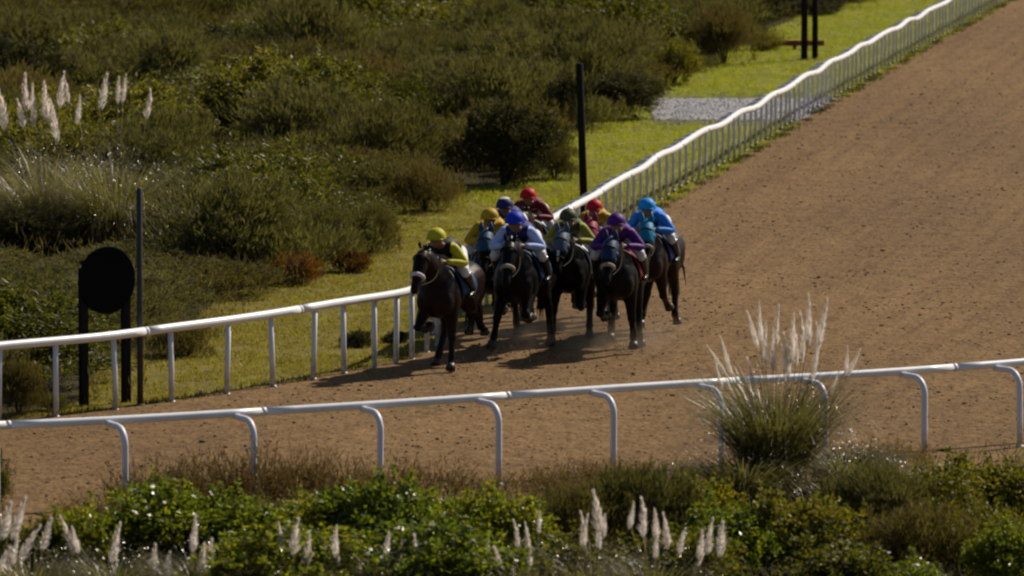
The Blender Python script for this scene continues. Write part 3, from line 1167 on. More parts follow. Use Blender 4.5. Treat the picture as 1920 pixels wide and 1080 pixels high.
# ------------------------------------------------------------------ foreground planting
FRONT = [  # kind, px centre, py of ground, width px, top py, label
    ('lush', 300, 1075, 270, 905, 'bright leafy shrub with a high crown at the lower left, before the outer rail'),
    ('lush', 170, 1090, 180, 935, 'leafy shrub between pale plumes at the lower left corner'),
    ('lush', 440, 1080, 240, 928, 'leafy green shrub under the second visible rail post'),
    ('lush', 585, 1075, 230, 912, 'leafy green shrub left of the third visible rail post'),
    ('lush', 700, 1080, 240, 900, 'bushy leafy shrub around the foot of the third visible rail post'),
    ('lush', 835, 1075, 220, 905, 'leafy shrub left of the fourth visible rail post'),
    ('lush', 940, 1090, 220, 925, 'leafy shrub beneath the fourth visible rail post'),
    ('heath', 1060, 1050, 260, 895, 'brownish shrub right of the fourth visible rail post'),
    ('greyheath', 1190, 1040, 230, 862, 'twiggy grey-green shrub beneath the fifth visible rail post'),
    ('midgreen', 1300, 1030, 200, 868, 'dull green shrub left of the tall pampas clump'),
    ('lush', 1370, 1085, 230, 935, 'lush leafy shrub in front of the tall pampas clump'),
    ('midgreen', 1510, 1080, 230, 900, 'dark green shrub before the right half of the tall pampas clump'),
    ('greyheath', 1650, 1000, 230, 862, 'grey-green shrub right of the tall pampas clump'),
    ('green', 1760, 1000, 230, 862, 'olive shrub below the eighth visible rail post'),
    ('midgreen', 1870, 990, 260, 838, 'tall olive shrub at the right edge below the outer rail'),
    ('heath', 1720, 1090, 300, 930, 'brown heath shrub at the lower right'),
    ('green', 1880, 1090, 260, 935, 'dark olive shrub in the lower right corner'),
    ('lush', 1900, 1120, 160, 985, 'bright yellow-green leafy shrub in the lower right corner'),
    ('lush', 1690, 1130, 180, 1040, 'low bright green tuft at the bottom edge, lower right'),
    ('midgreen', 1580, 1120, 260, 985, 'dark leafy shrub at the bottom edge right of centre'),
    ('green', -8, 960, 60, 830, 'narrow green shrub at the left edge beside the sand'),
    ('midgreen', 40, 1095, 170, 955, 'dull leafy shrub in the lower left corner'),
    ('lush', 560, 1140, 330, 985, 'leafy shrub at the bottom edge behind thin plumes'),
    ('lush', 820, 1140, 330, 975, 'dark leafy shrub at the bottom edge behind the leaning plumes'),
    ('midgreen', 1060, 1130, 300, 985, 'glossy-leaved shrub at the bottom edge near the centre'),
    ('midgreen', 1270, 1130, 300, 975, 'glossy-leaved shrub at the bottom edge beneath the pampas clump'),
]
for key, px, py, w, top, lab in FRONT:
    b = unproj(px, py)
    k = px_per_m(b.y)
    shrub(key, b, w / k * 1.1, (py - top) / k * 1.03, lab, idx=int(px) % 4)


# dry twiggy growth against the sand
def twig_mesh(w, h, n, seed):
    r = np.random.default_rng(seed)
    V, Fc = [], []
    P0 = np.stack([r.uniform(-w / 2, w / 2, n), r.uniform(-.35, .35, n), np.zeros(n)], -1)
    d = r.normal(0, .28, (n, 3)) + (0, 0, 1); d /= np.linalg.norm(d, axis=1)[:, None]
    L = r.uniform(.45, 1, n) * h * (1 - .5 * np.abs(P0[:, 0] / (w / 2)) ** 3)
    V1, F1 = leaf_quads(P0, d, L, r.uniform(.006, .012, n), .06)
    m = n * 6
    which = r.integers(0, n, m)
    tt = r.uniform(.3, .95, m)
    P1 = P0[which] + d[which] * (L[which] * tt)[:, None]
    d1 = d[which] + r.normal(0, .5, (m, 3)); d1 /= np.linalg.norm(d1, axis=1)[:, None]
    V2, F2 = leaf_quads(P1, d1, r.uniform(.05, .16, m), r.uniform(.006, .016, m), .1)
    return mesh_np('twigs', np.concatenate([V1, V2]), np.concatenate([F1, F2 + len(V1)]), M['twig'])


TW = [twig_mesh(1.5, .75, 260, 1), twig_mesh(1.4, .62, 230, 2)]
for i, (px, py, s_, lab) in enumerate([(315, 962, .85, 'dry twiggy bush right of the first visible rail post'), (415, 955, 1.05, 'dry twiggy bush left of the second visible rail post'),
                                       (520, 955, 1.0, 'dry twiggy bush right of the second visible rail post'), (625, 948, .95, 'dry twiggy bush left of the third visible rail post'),
                                       (780, 940, .7, 'short dry twiggy bush right of the third visible rail post'), (1010, 925, .45, 'low dry bush right of the fourth visible rail post'),
                                       (1110, 915, .5, 'low dry bush left of the fifth visible rail post'), (1640, 880, .6, 'dry twiggy bush right of the sixth visible rail post'),
                                       (240, 985, .6, 'small dry twiggy bush at the foot of the first visible rail post')]):
    e = link('dry_bush', TW[i % 2], None, unproj(px, py))
    e.scale = (1.15, 1, s_ * 1.35)
    e.rotation_euler.z = rng.uniform(-.4, .4)
    tag(e, lab, 'dry bush')

# foreground plumes: clumps whose feet are below the picture
FP = [
    (60, 1150, [sp(20, 935, 80, -12), sp(48, 925, 90, -26), sp(70, 975, 80, -30), sp(96, 965, 70, -20), sp(118, 960, 80, 16), sp(130, 985, 55, 12), sp(40, 1000, 70, -22)], 'dense pampas clump leaning over the lower left corner'),
    (215, 1150, [sp(212, 975, 70, 8), sp(290, 1015, 70, 0), sp(318, 1030, 60, -2)], 'sparse pampas clump right of the dense lower left one'),
    (375, 1150, [sp(372, 962, 78, -10), sp(396, 1005, 70, -12), sp(384, 1030, 60, -6)], 'pampas clump with blurred plumes under the first two rail posts'),
    (560, 1150, [sp(535, 975, 75, 2), sp(550, 965, 80, 4), sp(575, 1000, 72, 4), sp(584, 1010, 66, 2), sp(603, 1020, 62, -3), sp(626, 982, 62, 0), sp(668, 1030, 50, 2)], 'pampas clump with a tight row of thin plumes at the bottom edge'),
    (760, 1150, [sp(736, 995, 68, -24), sp(790, 1000, 66, -18), sp(780, 1012, 60, -10), sp(800, 980, 58, 18), sp(851, 1005, 55, 8), sp(912, 1004, 60, 4)], 'pampas clump with leaning broad plumes at the bottom edge'),
    (1000, 1150, [sp(972, 970, 60, -2), sp(990, 975, 58, -2), sp(1012, 955, 48, 0), sp(964, 1040, 40, 0)], 'pampas clump with small upright plumes left of bottom centre'),
    (1110, 1150, [sp(1090, 960, 66, 4), sp(1100, 955, 72, -4), sp(1122, 912, 90, 8), sp(1134, 960, 50, -4)], 'pampas clump with the tallest bottom plumes right of centre'),
    (1230, 1150, [sp(1205, 950, 60, -4), sp(1218, 930, 76, -6), sp(1232, 950, 66, 0), sp(1250, 955, 76, 2), sp(1280, 985, 56, -4), sp(1330, 965, 78, -8), sp(1322, 990, 66, -6)], 'pampas clump with scattered thin plumes below the tall clump'),
]
for px, py, pls, lab in FP:
    pls = pls + [sp(x + rng.uniform(-26, 26), y + rng.uniform(4, 50), (fy - y) * rng.uniform(.7, 1.1), fx - x + rng.uniform(-6, 6)) for x, y, fx, fy in pls if rng.random() < .7]
    pampas(unproj(px, py), 1, (.9, .9), pls, lab, lenscale=1.1)

# ================================================================== HORSES AND RIDERS
def fabric(name, col, rough=.55):
    return mat_plain(name, col, rough, .18, .16, 9, .006, .0)


M['skin'] = mat_plain('skin', (.20, .11, .07), .5, .4, .1, 8)
M['white_cloth'] = fabric('white breeches', (.62, .62, .62))
M['boot'] = mat_plain('black boot leather', (.012, .011, .011), .25, .6, .2, 9)
M['goggle'] = mat_plain('dark goggles', (.02, .02, .025), .08, .8, .1, 9)
M['leather'] = mat_plain('tack leather', (.012, .007, .005), .7, .2, .2, 12)
M['hoof'] = mat_plain('hoof horn', (.030, .024, .020), .5, .4, .3, 12)
M['hair'] = mat_plain('black mane hair', (.008, .007, .007), .4, .5, .3, 14)
M['fleece'] = mat_plain('sheepskin noseband', (.34, .31, .25), .9, .3, .2, 20, .01)
M['white_fleece'] = mat_plain('white noseband', (.60, .58, .62), .8, .3, .1, 20, .008)


def coat(name, col):
    t = NT(name)
    t.l(t.ramp(t.noise(3.5, 4), [(.3, tuple(c * .65 for c in col)), (.7, tuple(c * 1.3 for c in col))]), t.b.inputs['Base Color'])
    t.b.inputs['Roughness'].default_value = .40
    t.b.inputs['Specular IOR Level'].default_value = .10
    t.l(t.bump(t.noise(22, 3), .25, .01), t.b.inputs['Normal'])
    return t.m


M['bay'] = coat('dark bay coat', (.014, .006, .005))
M['black'] = coat('near black coat', (.006, .005, .005))
M['brown'] = coat('brown coat', (.024, .012, .008))
M['grey'] = coat('grey coat', (.085, .075, .075))

TORSO = [(-.98, 1.24, .07, .10), (-.90, 1.25, .20, .22), (-.70, 1.26, .275, .30), (-.45, 1.25, .27, .29), (-.15, 1.21, .26, .27), (.12, 1.19, .265, .30), (.38, 1.19, .25, .37),
         (.60, 1.18, .225, .35), (.76, 1.17, .18, .26), (.86, 1.17, .09, .14)]


def neckhead(turn, lift):
    """centre line and half widths of neck and head; turn = sideways swing, lift = raising of the head"""
    N = [(.42, 0, 1.30, .20, .29), (.68, turn * .15, 1.45 + lift * .2, .150, .24), (.88, turn * .45, 1.58 + lift * .55, .120, .19), (1.04, turn * .8, 1.69 + lift * .85, .095, .14)]
    p = Vector((1.08, turn * .9, 1.73 + lift))
    yaw = math.atan2(turn * 1.1, .75)
    hd = []
    for d, dz, a, b2 in ((0, 0, .088, .11), (.13, -.11, .105, .135), (.26, -.25, .088, .105), (.37, -.39, .063, .074), (.45, -.49, .060, .066), (.50, -.54, .045, .045)):
        hd.append((p.x + d * math.cos(yaw) * .85, p.y + d * math.sin(yaw) * .85, p.z + dz, a, b2))
    return N, hd, yaw, p


def leg_pts(front, side, a1, a2, a3):
    lat = side * (.05 if front else .07)
    dr = lambda a: Vector((math.sin(R(a)), lat * (1 if a > -60 else -1.5), -math.cos(R(a)))).normalized()
    if front:
        e = Vector((.50, side * .175, .98))
        k = e + dr(a1) * .43
        f = k + dr(a2) * .30
        p = f + dr(a3) * .12
        h = p + dr(a3 * .6) * .075
        return e, k, f, p, h
    s_ = Vector((-.42, side * .155, .98))
    hk = s_ + dr(a1) * .44
    f = hk + dr(a2) * .38
    p = f + dr(a3) * .12
    h = p + dr(a3 * .6) * .075
    return s_, hk, f, p, h


def horse_body(pose, turn, lift, coatm, root):
    mb = MB()
    mb.smooth_loft([(x, 0, z) for x, z, _, _ in TORSO], [a * 1.14 for *_, a, _ in TORSO], [b2 * 1.03 for *_, b2 in TORSO], 20, (0, 1, 0), 4)
    N, hd, yaw, poll = neckhead(turn, lift)
    mb.smooth_loft([q[:3] for q in N + [hd[0]]], [q[3] for q in N] + [.075], [q[4] for q in N] + [.10], 16)
    mb.smooth_loft([q[:3] for q in hd], [q[3] for q in hd], [q[4] for q in hd], 14)
    cy, sy = math.cos(yaw), math.sin(yaw)
    # jaw, ears, eyes ridge, nostrils
    for sd in (-1, 1):
        j = poll + Vector((.10 * cy, .10 * sy, -.16)) + Vector((-sy, cy, 0)) * (.045 * sd)
        mb.ball(j, (.075, .045, .075), 10, 6)
        eb = poll + Vector((-.02 * cy, -.02 * sy, .06)) + Vector((-sy, cy, 0)) * (.052 * sd)
        mb.loft([eb, eb + Vector((.015, 0, .07)) + Vector((-sy, cy, 0)) * (.016 * sd), eb + Vector((.02, 0, .15)) + Vector((-sy, cy, 0)) * (.012 * sd)], [.03, .032, .006], [.02, .02, .006], 8, (0, 1, 0))
        # chest, shoulder and haunch muscle
        mb.ball((.68, sd * .135, 1.08), (.15, .125, .21), 12, 8)
        mb.ball((.48, sd * .195, 1.12), (.19, .105, .27), 12, 8)
        mb.ball((-.62, sd * .17, 1.17), (.27, .15, .30), 12, 8)
    hooves = []
    for front, sd, ang in pose:
        e, k, f, p, h = leg_pts(front, sd, *ang)
        if front:
            up = Vector((.50, sd * .155, 1.18))
            mb.smooth_loft([up, e, e.lerp(k, .45), k - (k - e) * .08, k, k.lerp(f, .25), k.lerp(f, .75), f, f.lerp(p, .55), p],
                           [.12, .108, .086, .060, .068, .050, .047, .060, .048, .055], [.17, .135, .098, .064, .070, .056, .053, .064, .050, .058], 10)
        else:
            up = Vector((-.60, sd * .15, 1.22))
            mb.smooth_loft([up, e, e.lerp(k, .45), k - (k - e) * .1, k, k.lerp(f, .22), k.lerp(f, .75), f, f.lerp(p, .55), p],
                           [.145, .125, .092, .060, .066, .054, .050, .060, .048, .056], [.24, .185, .125, .076, .082, .062, .054, .064, .052, .060], 10)
            hkd = (k - e).normalized()
            mb.ball(k + Vector((-.045, 0, .02)), (.03, .03, .045), 8, 6)
        hooves.append((p, h, front))
    o = mb.fused('body', coatm, root, .021, 4)
    for p, h, front in hooves:
        d = (h - p).normalized()
        MB().loft([p - d * .018, p + d * .03, h + Vector((.012, 0, 0))], [.054, .062, .070], [.056, .066, .078], 12, (0, 1, 0)).build('hoof', M['hoof'], root)
    return N, hd, yaw, poll


def horse(root, pose, turn, lift, coatm, hood=None, band=None, cloth=None, blaze=False):
    N, hd, yaw, poll = horse_body(pose, turn, lift, M[coatm], root)
    cy, sy = math.cos(yaw), math.sin(yaw)
    S = Vector((-sy, cy, 0))
    # mane: a low crest of locks down the neck
    mb = MB()
    crest = catmull([Vector(q[:3]) + Vector((-.35 * q[4], 0, .80 * q[4])) for q in N[1:] + [hd[0]]], 4)
    for i, c_ in enumerate(crest):
        for j in range(3):
            d = Vector((rng.uniform(-.09, -.01), rng.uniform(-.05, .09), rng.uniform(-.03, .05)))
            mb.loft([c_ + Vector((0, 0, -.03)), c_ + Vector((-.01, rng.uniform(-.02, .02), .025)) + d * .3, c_ + d], [.022, .018, .003], n=5, side=(0, 1, 0))
    mb.build('mane', M['hair'], root)
    f0 = poll + Vector((.02 * cy, .02 * sy, .075))
    # tail
    mb = MB()
    for j in range(26):
        a = rng.normal(0, .025)
        dz = rng.uniform(-.62, -.3)
        mb.loft([(-.95, a * .3, 1.38), (-1.12, a * .8, 1.38), (-1.20, a * 1.3, 1.22 + dz * .15), (-1.27 + rng.uniform(-.05, .05), a * 2, 1.08 + dz * .6), (-1.30 + rng.uniform(-.06, .06), a * 2.6, .98 + dz)],
                [.03, .035, .030, .018, .003], n=5, side=(0, 1, 0))
    mb.build('tail', M['hair'], root)
    # bridle
    def ring(c_, dirv, ra, rb, r, name, mat, n=20):
        dirv = dirv.normalized()
        u = dirv.cross(S).normalized()
        pts = [c_ + S * (ra * math.cos(2 * math.pi * i / n)) + u * (rb * math.sin(2 * math.pi * i / n)) for i in range(n + 1)]
        mb = MB()
        mb.loft(pts, r, n=8, cap=False)
        return mb.build(name, mat, root)
    P = [Vector(q[:3]) for q in hd]
    dn = P[3] - P[2]
    if band: ring(P[2].lerp(P[3], .45), dn, .076, .094, .030, 'noseband', M[band])
    else: ring(P[2].lerp(P[3], .55), dn, .074, .090, .010, 'noseband', M['leather'])
    ring(P[1] + Vector((0, 0, .015)), P[1] - P[0], .108, .142, .010, 'browband', M['leather'])
    if hood:
        mb = MB()
        q = catmull([Vector((a[0], a[1], a[2])) for a in ([N[3]] + hd[:3])], 4)
        rr = catmull([Vector((a, b2, 0)) for a, b2 in ([(N[3][3] + .012, N[3][4] + .012)] + [(h_[3] + .013, h_[4] + .013) for h_ in hd[:3]])], 4)
        mb.loft(q, [r.x for r in rr], [r.y for r in rr], 16, S, True)
        for sd in (-1, 1):
            e = poll + Vector((-.02 * cy, -.02 * sy, .05)) + S * (.052 * sd)
            mb.loft([e, e + Vector((.015, 0, .08)) + S * (.016 * sd), e + Vector((.02, 0, .175)) + S * (.013 * sd)], [.04, .042, .012], [.03, .03, .01], 8, (0, 1, 0))
            # blinker cups
            c_ = P[1].lerp(P[2], .35) + S * (.098 * sd) + Vector((-.01, 0, .02))
            mb.ball(c_, (.05, .035, .05), 10, 6)
        mb.build('hood', hood, root)
    if blaze:
        up_ = (P[3] - P[1]).cross(S).normalized()
        if up_.z < 0: up_ = -up_
        pts = [P[1] + up_ * .126, P[2] + up_ * .104, P[3] + up_ * .073]
        MB().loft(pts, [.016, .022, .014], [.008, .008, .008], 8, S).build('blaze', M['white_fleece'], root)
    # saddle cloth, saddle, girth
    cl = MB()
    rows = []
    for i in range(7):
        x = -.22 + i * .11
        tz = np.interp(x, [q[0] for q in TORSO], [q[1] for q in TORSO]); ra = np.interp(x, [q[0] for q in TORSO], [q[2] for q in TORSO]); rb = np.interp(x, [q[0] for q in TORSO], [q[3] for q in TORSO])
        for k in range(15):
            a = R(-10 + 200 * k / 14)
            cl.v.append(Vector((x, (ra * 1.14 + .028) * math.cos(a), tz + (rb * 1.03 + .02) * math.sin(a))))
    for i in range(6):
        for k in range(14):
            a = i * 15 + k
            cl.f.append((a, a + 1, a + 16, a + 15))
    o = cl.build('saddle_cloth', cloth or M['white_cloth'], root)
    so = o.modifiers.new('thick', 'SOLIDIFY'); so.thickness = .008; so.offset = 1
    sd_ = MB()
    sd_.smooth_loft([(-.14, 0, 1.545), (-.05, 0, 1.525), (.08, 0, 1.53), (.20, 0, 1.575)], [.10, .13, .11, .06], [.025, .03, .03, .035], 12)
    sd_.build('saddle', M['leather'], root)
    n = 24
    pts = [Vector((.16, .308 * math.cos(2 * math.pi * i / n), 1.19 + .330 * math.sin(2 * math.pi * i / n))) for i in range(n + 1)]
    g_ = MB(); g_.loft(pts, .012, n=6, cap=False); g_.build('girth', M['leather'], root)
    # reins from the bit to the rider's hands
    bit = P[3].lerp(P[4], .4)
    for sd in (-1, 1):
        b0 = bit + S * (.062 * sd) + Vector((0, 0, -.01))
        hnd = Vector((.72, sd * .095, 1.655))
        mid = b0.lerp(hnd, .5) + Vector((0, sd * .05, -.07))
        MB().loft(catmull([b0, mid, hnd], 6), .007, n=6).build('rein', M['leather'], root)
    # stirrup irons
    for sd in (-1, 1):
        s_ = MB(); s_.loft([(.10, sd * .30, 1.44), (.14, sd * .345, 1.22), (.17, sd * .35, 1.13)], .008, n=6)
        s_.loft([Vector((.17 + .035 * math.cos(a), sd * .345 + .05 * math.sin(a), 1.10)) for a in [2 * math.pi * i / 12 for i in range(13)]], .006, n=5, cap=False)
        s_.build('stirrup', M['leather'], root)


def rider(name_label, root_m, cap, torso, sleeve, breech, capm, look=0.0, roll=0.0, capband=None, low=0.0):
    """all coordinates are the horse's; the rider crouches over the withers on bent legs"""
    e = empty('person', (0, 0, 0))
    e.matrix_world = root_m
    tag(e, name_label, 'person')
    hipx, hz = -.12, 1.76 - low * .5
    SH = Vector((.38, 0, 1.845 - low)); HP = Vector((hipx, 0, hz)); HD = Vector((.585, look * .05, 1.97 - low))
    body = MB()
    # torso, neck and head
    tp = [HP + Vector((-.06, 0, -.04)), HP, HP.lerp(SH, .45) + Vector((0, 0, .055)), SH, SH + Vector((.08, 0, .035))]
    body.smooth_loft(tp, [.10, .145, .135, .165, .07], [.09, .12, .105, .095, .06], 14)
    body.loft([SH + Vector((.03, 0, .02)), SH + Vector((.12, 0, .07)), HD + Vector((-.03, 0, -.04))], [.062, .055, .055], n=10, side=(0, 1, 0))
    yaw = look * .5
    cy, sy = math.cos(yaw), math.sin(yaw)
    fw = Vector((cy, sy, -.12)).normalized(); lf = Vector((-sy, cy, 0))
    body.ball(HD, (.098, .078, .115), 14, 10)
    body.ball(HD + fw * .045 + Vector((0, 0, -.065)), (.048, .045, .045), 10, 6)        # jaw
    body.loft([HD + fw * .088 + Vector((0, 0, .012)), HD + fw * .118 + Vector((0, 0, -.024)), HD + fw * .09 + Vector((0, 0, -.034))], [.010, .018, .012], n=6, side=(0, 1, 0))
    body.ball(HD + fw * .086 + Vector((0, 0, -.062)), (.014, .028, .010), 8, 5)
    for sd in (-1, 1):
        body.ball(HD + lf * (.078 * sd) + Vector((0, 0, -.012)), (.018, .010, .030), 8, 6)
    legs, arms = [], []
    for sd in (-1, 1):
        hip = HP + Vector((.0, sd * .095, -.02)); knee = Vector((.34, sd * .310, 1.50)); ank = Vector((.06, sd * .340, 1.20)); toe = Vector((.24, sd * .350, 1.125))
        legs.append((hip, knee, ank, toe))
        body.smooth_loft([hip, hip.lerp(knee, .5), knee, knee.lerp(ank, .35), ank], [.088, .076, .056, .054, .036], [.095, .080, .058, .058, .038], 10, (0, 1, 0), 3)
        body.smooth_loft([ank + Vector((-.05, 0, -.03)), ank + Vector((.04, 0, -.045)), toe], [.032, .038, .030], [.035, .034, .022], 8, (0, 1, 0), 3)
        sh = SH + Vector((.01, sd * .165, .0)); el = Vector((.40, sd * .325, 1.62 - low * .5)); wr = Vector((.66, sd * .125, 1.66))
        arms.append((sh, el, wr))
        body.smooth_loft([sh, sh.lerp(el, .5), el, el.lerp(wr, .4), wr], [.052, .046, .038, .038, .026], None, 10, (0, 1, 0), 3)
        body.smooth_loft([wr, wr + Vector((.035, -sd * .008, .0)), wr + Vector((.075, -sd * .014, -.004))], [.024, .018, .014], [.026, .038, .034], 8, (0, 1, 0), 3)
    o = body.fused('body', M['skin'], e, .015, 3)
    # fingers closed round the rein, thumb on top
    fg = MB()
    for sd in (-1, 1):
        wr = arms[0 if sd < 0 else 1][2]
        for i, ln in enumerate((.030, .034, .032, .026)):
            k0 = wr + Vector((.078, -sd * .014, .024 - i * .017))
            fg.loft([k0, k0 + Vector((ln * .7, -sd * .010, -.002)), k0 + Vector((ln * .75, -sd * .032, -.004)), k0 + Vector((ln * .15, -sd * .040, -.004))], [.0085, .0085, .008, .0065], n=7)
        k0 = wr + Vector((.04, -sd * .012, .034))
        fg.loft([k0, k0 + Vector((.028, -sd * .016, .010)), k0 + Vector((.052, -sd * .030, .002))], [.010, .009, .0075], n=7)
    bm = bmesh.new(); bm.from_mesh(o.data)
    fm = mesh_py('tmp', fg.v, fg.f); bm.from_mesh(fm); bm.to_mesh(o.data); bm.free(); bpy.data.meshes.remove(fm)
    # jacket body and sleeves
    jk = MB()
    jk.smooth_loft(tp, [.12, .163, .155, .185, .085], [.105, .135, .125, .112, .072], 16)
    jk.ball(SH + Vector((0, .12, 0)), (.085, .085, .085)); jk.ball(SH + Vector((0, -.12, 0)), (.085, .085, .085))
    jk.ball(HP.lerp(SH, .35) + Vector((-.02, 0, .09)), (.19, .12, .07))
    jk.fused('jacket', torso, e, .018, 3)
    for sh, el, wr in arms:
        s_ = MB(); s_.smooth_loft([sh.lerp(SH, .25), sh, sh.lerp(el, .5) + Vector((-.015, 0, 0)), el, el.lerp(wr, .4), wr.lerp(el, .08)], [.07, .074, .072, .058, .052, .034], None, 12, (0, 1, 0), 3)
        s_.build('sleeve', sleeve, e)
    # breeches and boots
    br = MB()
    br.ball(HP + Vector((-.05, 0, -.03)), (.16, .165, .13), 14, 10)
    for hip, knee, ank, toe in legs:
        br.smooth_loft([hip + Vector((-.02, 0, .0)), hip.lerp(knee, .5), knee, knee.lerp(ank, .2)], [.112, .094, .068, .063], [.12, .098, .070, .066], 12, (0, 1, 0), 3)
    br.fused('breeches', breech, e, .018, 3)
    for hip, knee, ank, toe in legs:
        b2 = MB()
        b2.smooth_loft([knee.lerp(ank, .14), knee.lerp(ank, .5), ank], [.068, .062, .046], [.070, .068, .050], 12, (0, 1, 0), 3)
        b2.smooth_loft([ank + Vector((-.07, 0, -.035)), ank + Vector((.04, 0, -.05)), toe + Vector((.03, 0, 0))], [.036, .044, .030], [.042, .042, .024], 10, (0, 1, 0), 3)
        b2.build('boot', M['boot'], e)
    # helmet with silk cover, peak, pompom; goggles
    hl = MB()
    hc = HD + Vector((-.012, 0, .035))
    n, m_ = 20, 9
    for i in range(m_ + 1):
        th = R(104) * i / m_
        for k in range(n):
            a = 2 * math.pi * k / n
            lobe = 1 + .02 * math.cos(a * 6)
            hl.v.append(hc + fw.cross(Vector((0, 0, 1))).normalized() * 0 + Vector((.138 * math.sin(th) * math.cos(a) * lobe, .116 * math.sin(th) * math.sin(a) * lobe, .132 * math.cos(th))))
    for i in range(m_):
        for k in range(n):
            a, b2 = i * n + k, i * n + (k + 1) % n
            hl.f.append((a, a + n, b2 + n, b2))
    ho = hl.build('helmet', capm, e)
    so = ho.modifiers.new('thick', 'SOLIDIFY'); so.thickness = .012; so.offset = 1
    pk = MB()
    N_ = 10
    for i in range(N_ + 1):
        a = R(-58 + 116 * i / N_)
        for r_, z_ in ((.120, .005), (.178, -.022)):
            pk.v.append(hc + Vector((r_ * math.cos(a), r_ * .84 * math.sin(a), z_)))
    for i in range(N_):
        pk.f.append((2 * i, 2 * i + 1, 2 * i + 3, 2 * i + 2))
    po = pk.build('peak', capm, e)
    so = po.modifiers.new('thick', 'SOLIDIFY'); so.thickness = .008
    MB().ball(hc + Vector((-.01, 0, .148)), (.014, .014, .010)).build('cap_button', capband or capm, e)
    if capband:
        cb = MB()
        for i, th in enumerate((R(4), R(16), R(28), R(38))):
            for k in range(n):
                a = 2 * math.pi * k / n
                cb.v.append(hc + Vector((.153 * math.sin(th) * math.cos(a), .131 * math.sin(th) * math.sin(a), .147 * math.cos(th))))
        for i in range(3):
            for k in range(n):
                a, b2 = i * n + k, i * n + (k + 1) % n
                cb.f.append((a, a + n, b2 + n, b2))
        cb.build('helmet_top', capband, e)
    gg = MB()
    for sd in (-1, 1):
        gg.ball(HD + fw * .082 + lf * (.032 * sd) + Vector((0, 0, .018)), (.022, .030, .022), 10, 6)
    gg.loft([HD + fw * .09 + lf * -.02 + Vector((0, 0, .018)), HD + fw * .09 + lf * .02 + Vector((0, 0, .018))], .008, n=6)
    gg.build('goggles', M['goggle'], e)
    # whip in the right hand
    wr = arms[0][2]
    MB().loft([wr + Vector((.07, .02, .05)), wr + Vector((-.06, -.05, -.12)), wr + Vector((-.25, -.14, -.38))], [.008, .006, .004], n=6).build('whip', M['boot'], e)
    return e


# legs: (is_front, side, (upper, cannon, pastern)) ; side +1 = horse's left (viewer's right)
F_PLANT, F_FOLD, F_REACH, F_BACK, F_HIGH = (12, 6, 34), (44, -74, -112), (40, 30, 50), (-26, -52, -80), (60, -42, -88)
F_LATE = (-15, -17, 22)
H_PLANT, H_BACK, H_UNDER, H_LIFT = (-38, 0, 28), (-62, -48, -65), (2, 38, 34), (-20, 24, -42)
POSES = {
    'a': [(1, 1, F_PLANT), (1, -1, F_FOLD), (0, 1, H_BACK), (0, -1, H_UNDER)],
    'b': [(1, -1, F_REACH), (1, 1, F_FOLD), (0, 1, H_PLANT), (0, -1, H_BACK)],
    'c': [(1, 1, F_BACK), (1, -1, F_HIGH), (0, 1, H_LIFT), (0, -1, H_UNDER)],
    'd': [(1, 1, F_LATE), (1, -1, F_BACK), (0, 1, H_LIFT), (0, -1, H_BACK)],
    'e': [(1, -1, F_PLANT), (1, 1, F_FOLD), (0, 1, H_UNDER), (0, -1, H_BACK)],
    'f': [(1, -1, F_FOLD), (1, 1, F_LATE), (0, -1, H_PLANT), (0, 1, H_LIFT)],
}
C = lambda nm, r, g_, b2: fabric(nm, (r, g_, b2))
col = dict(lime=C('lime yellow silk', .46, .42, .015), black=C('black silk', .012, .012, .014), gold=C('gold silk', .46, .28, .008), navy=C('navy silk', .018, .022, .12),
           royal=C('royal blue silk', .006, .035, .46), pale=C('pale blue white silk', .36, .48, .82), red=C('red silk', .50, .008, .014), wine=C('dark red silk', .16, .008, .022),
           olive=C('dark olive silk', .055, .060, .020), bottle=C('green and yellow silk', .26, .26, .025), purple=C('purple silk', .075, .010, .17), sky_=C('sky blue silk', .01, .28, .75),
           azure=C('azure silk', .02, .20, .70), white=M['white_cloth'], teal=C('teal hood', .020, .060, .11), slate=C('slate blue hood', .060, .085, .125), crim=C('crimson hood', .26, .012, .045),
           dnavy=C('dark blue hood', .010, .030, .08), cyan=C('cyan hood', .006, .17, .32), dhood=C('dark grey hood', .02, .03, .035))
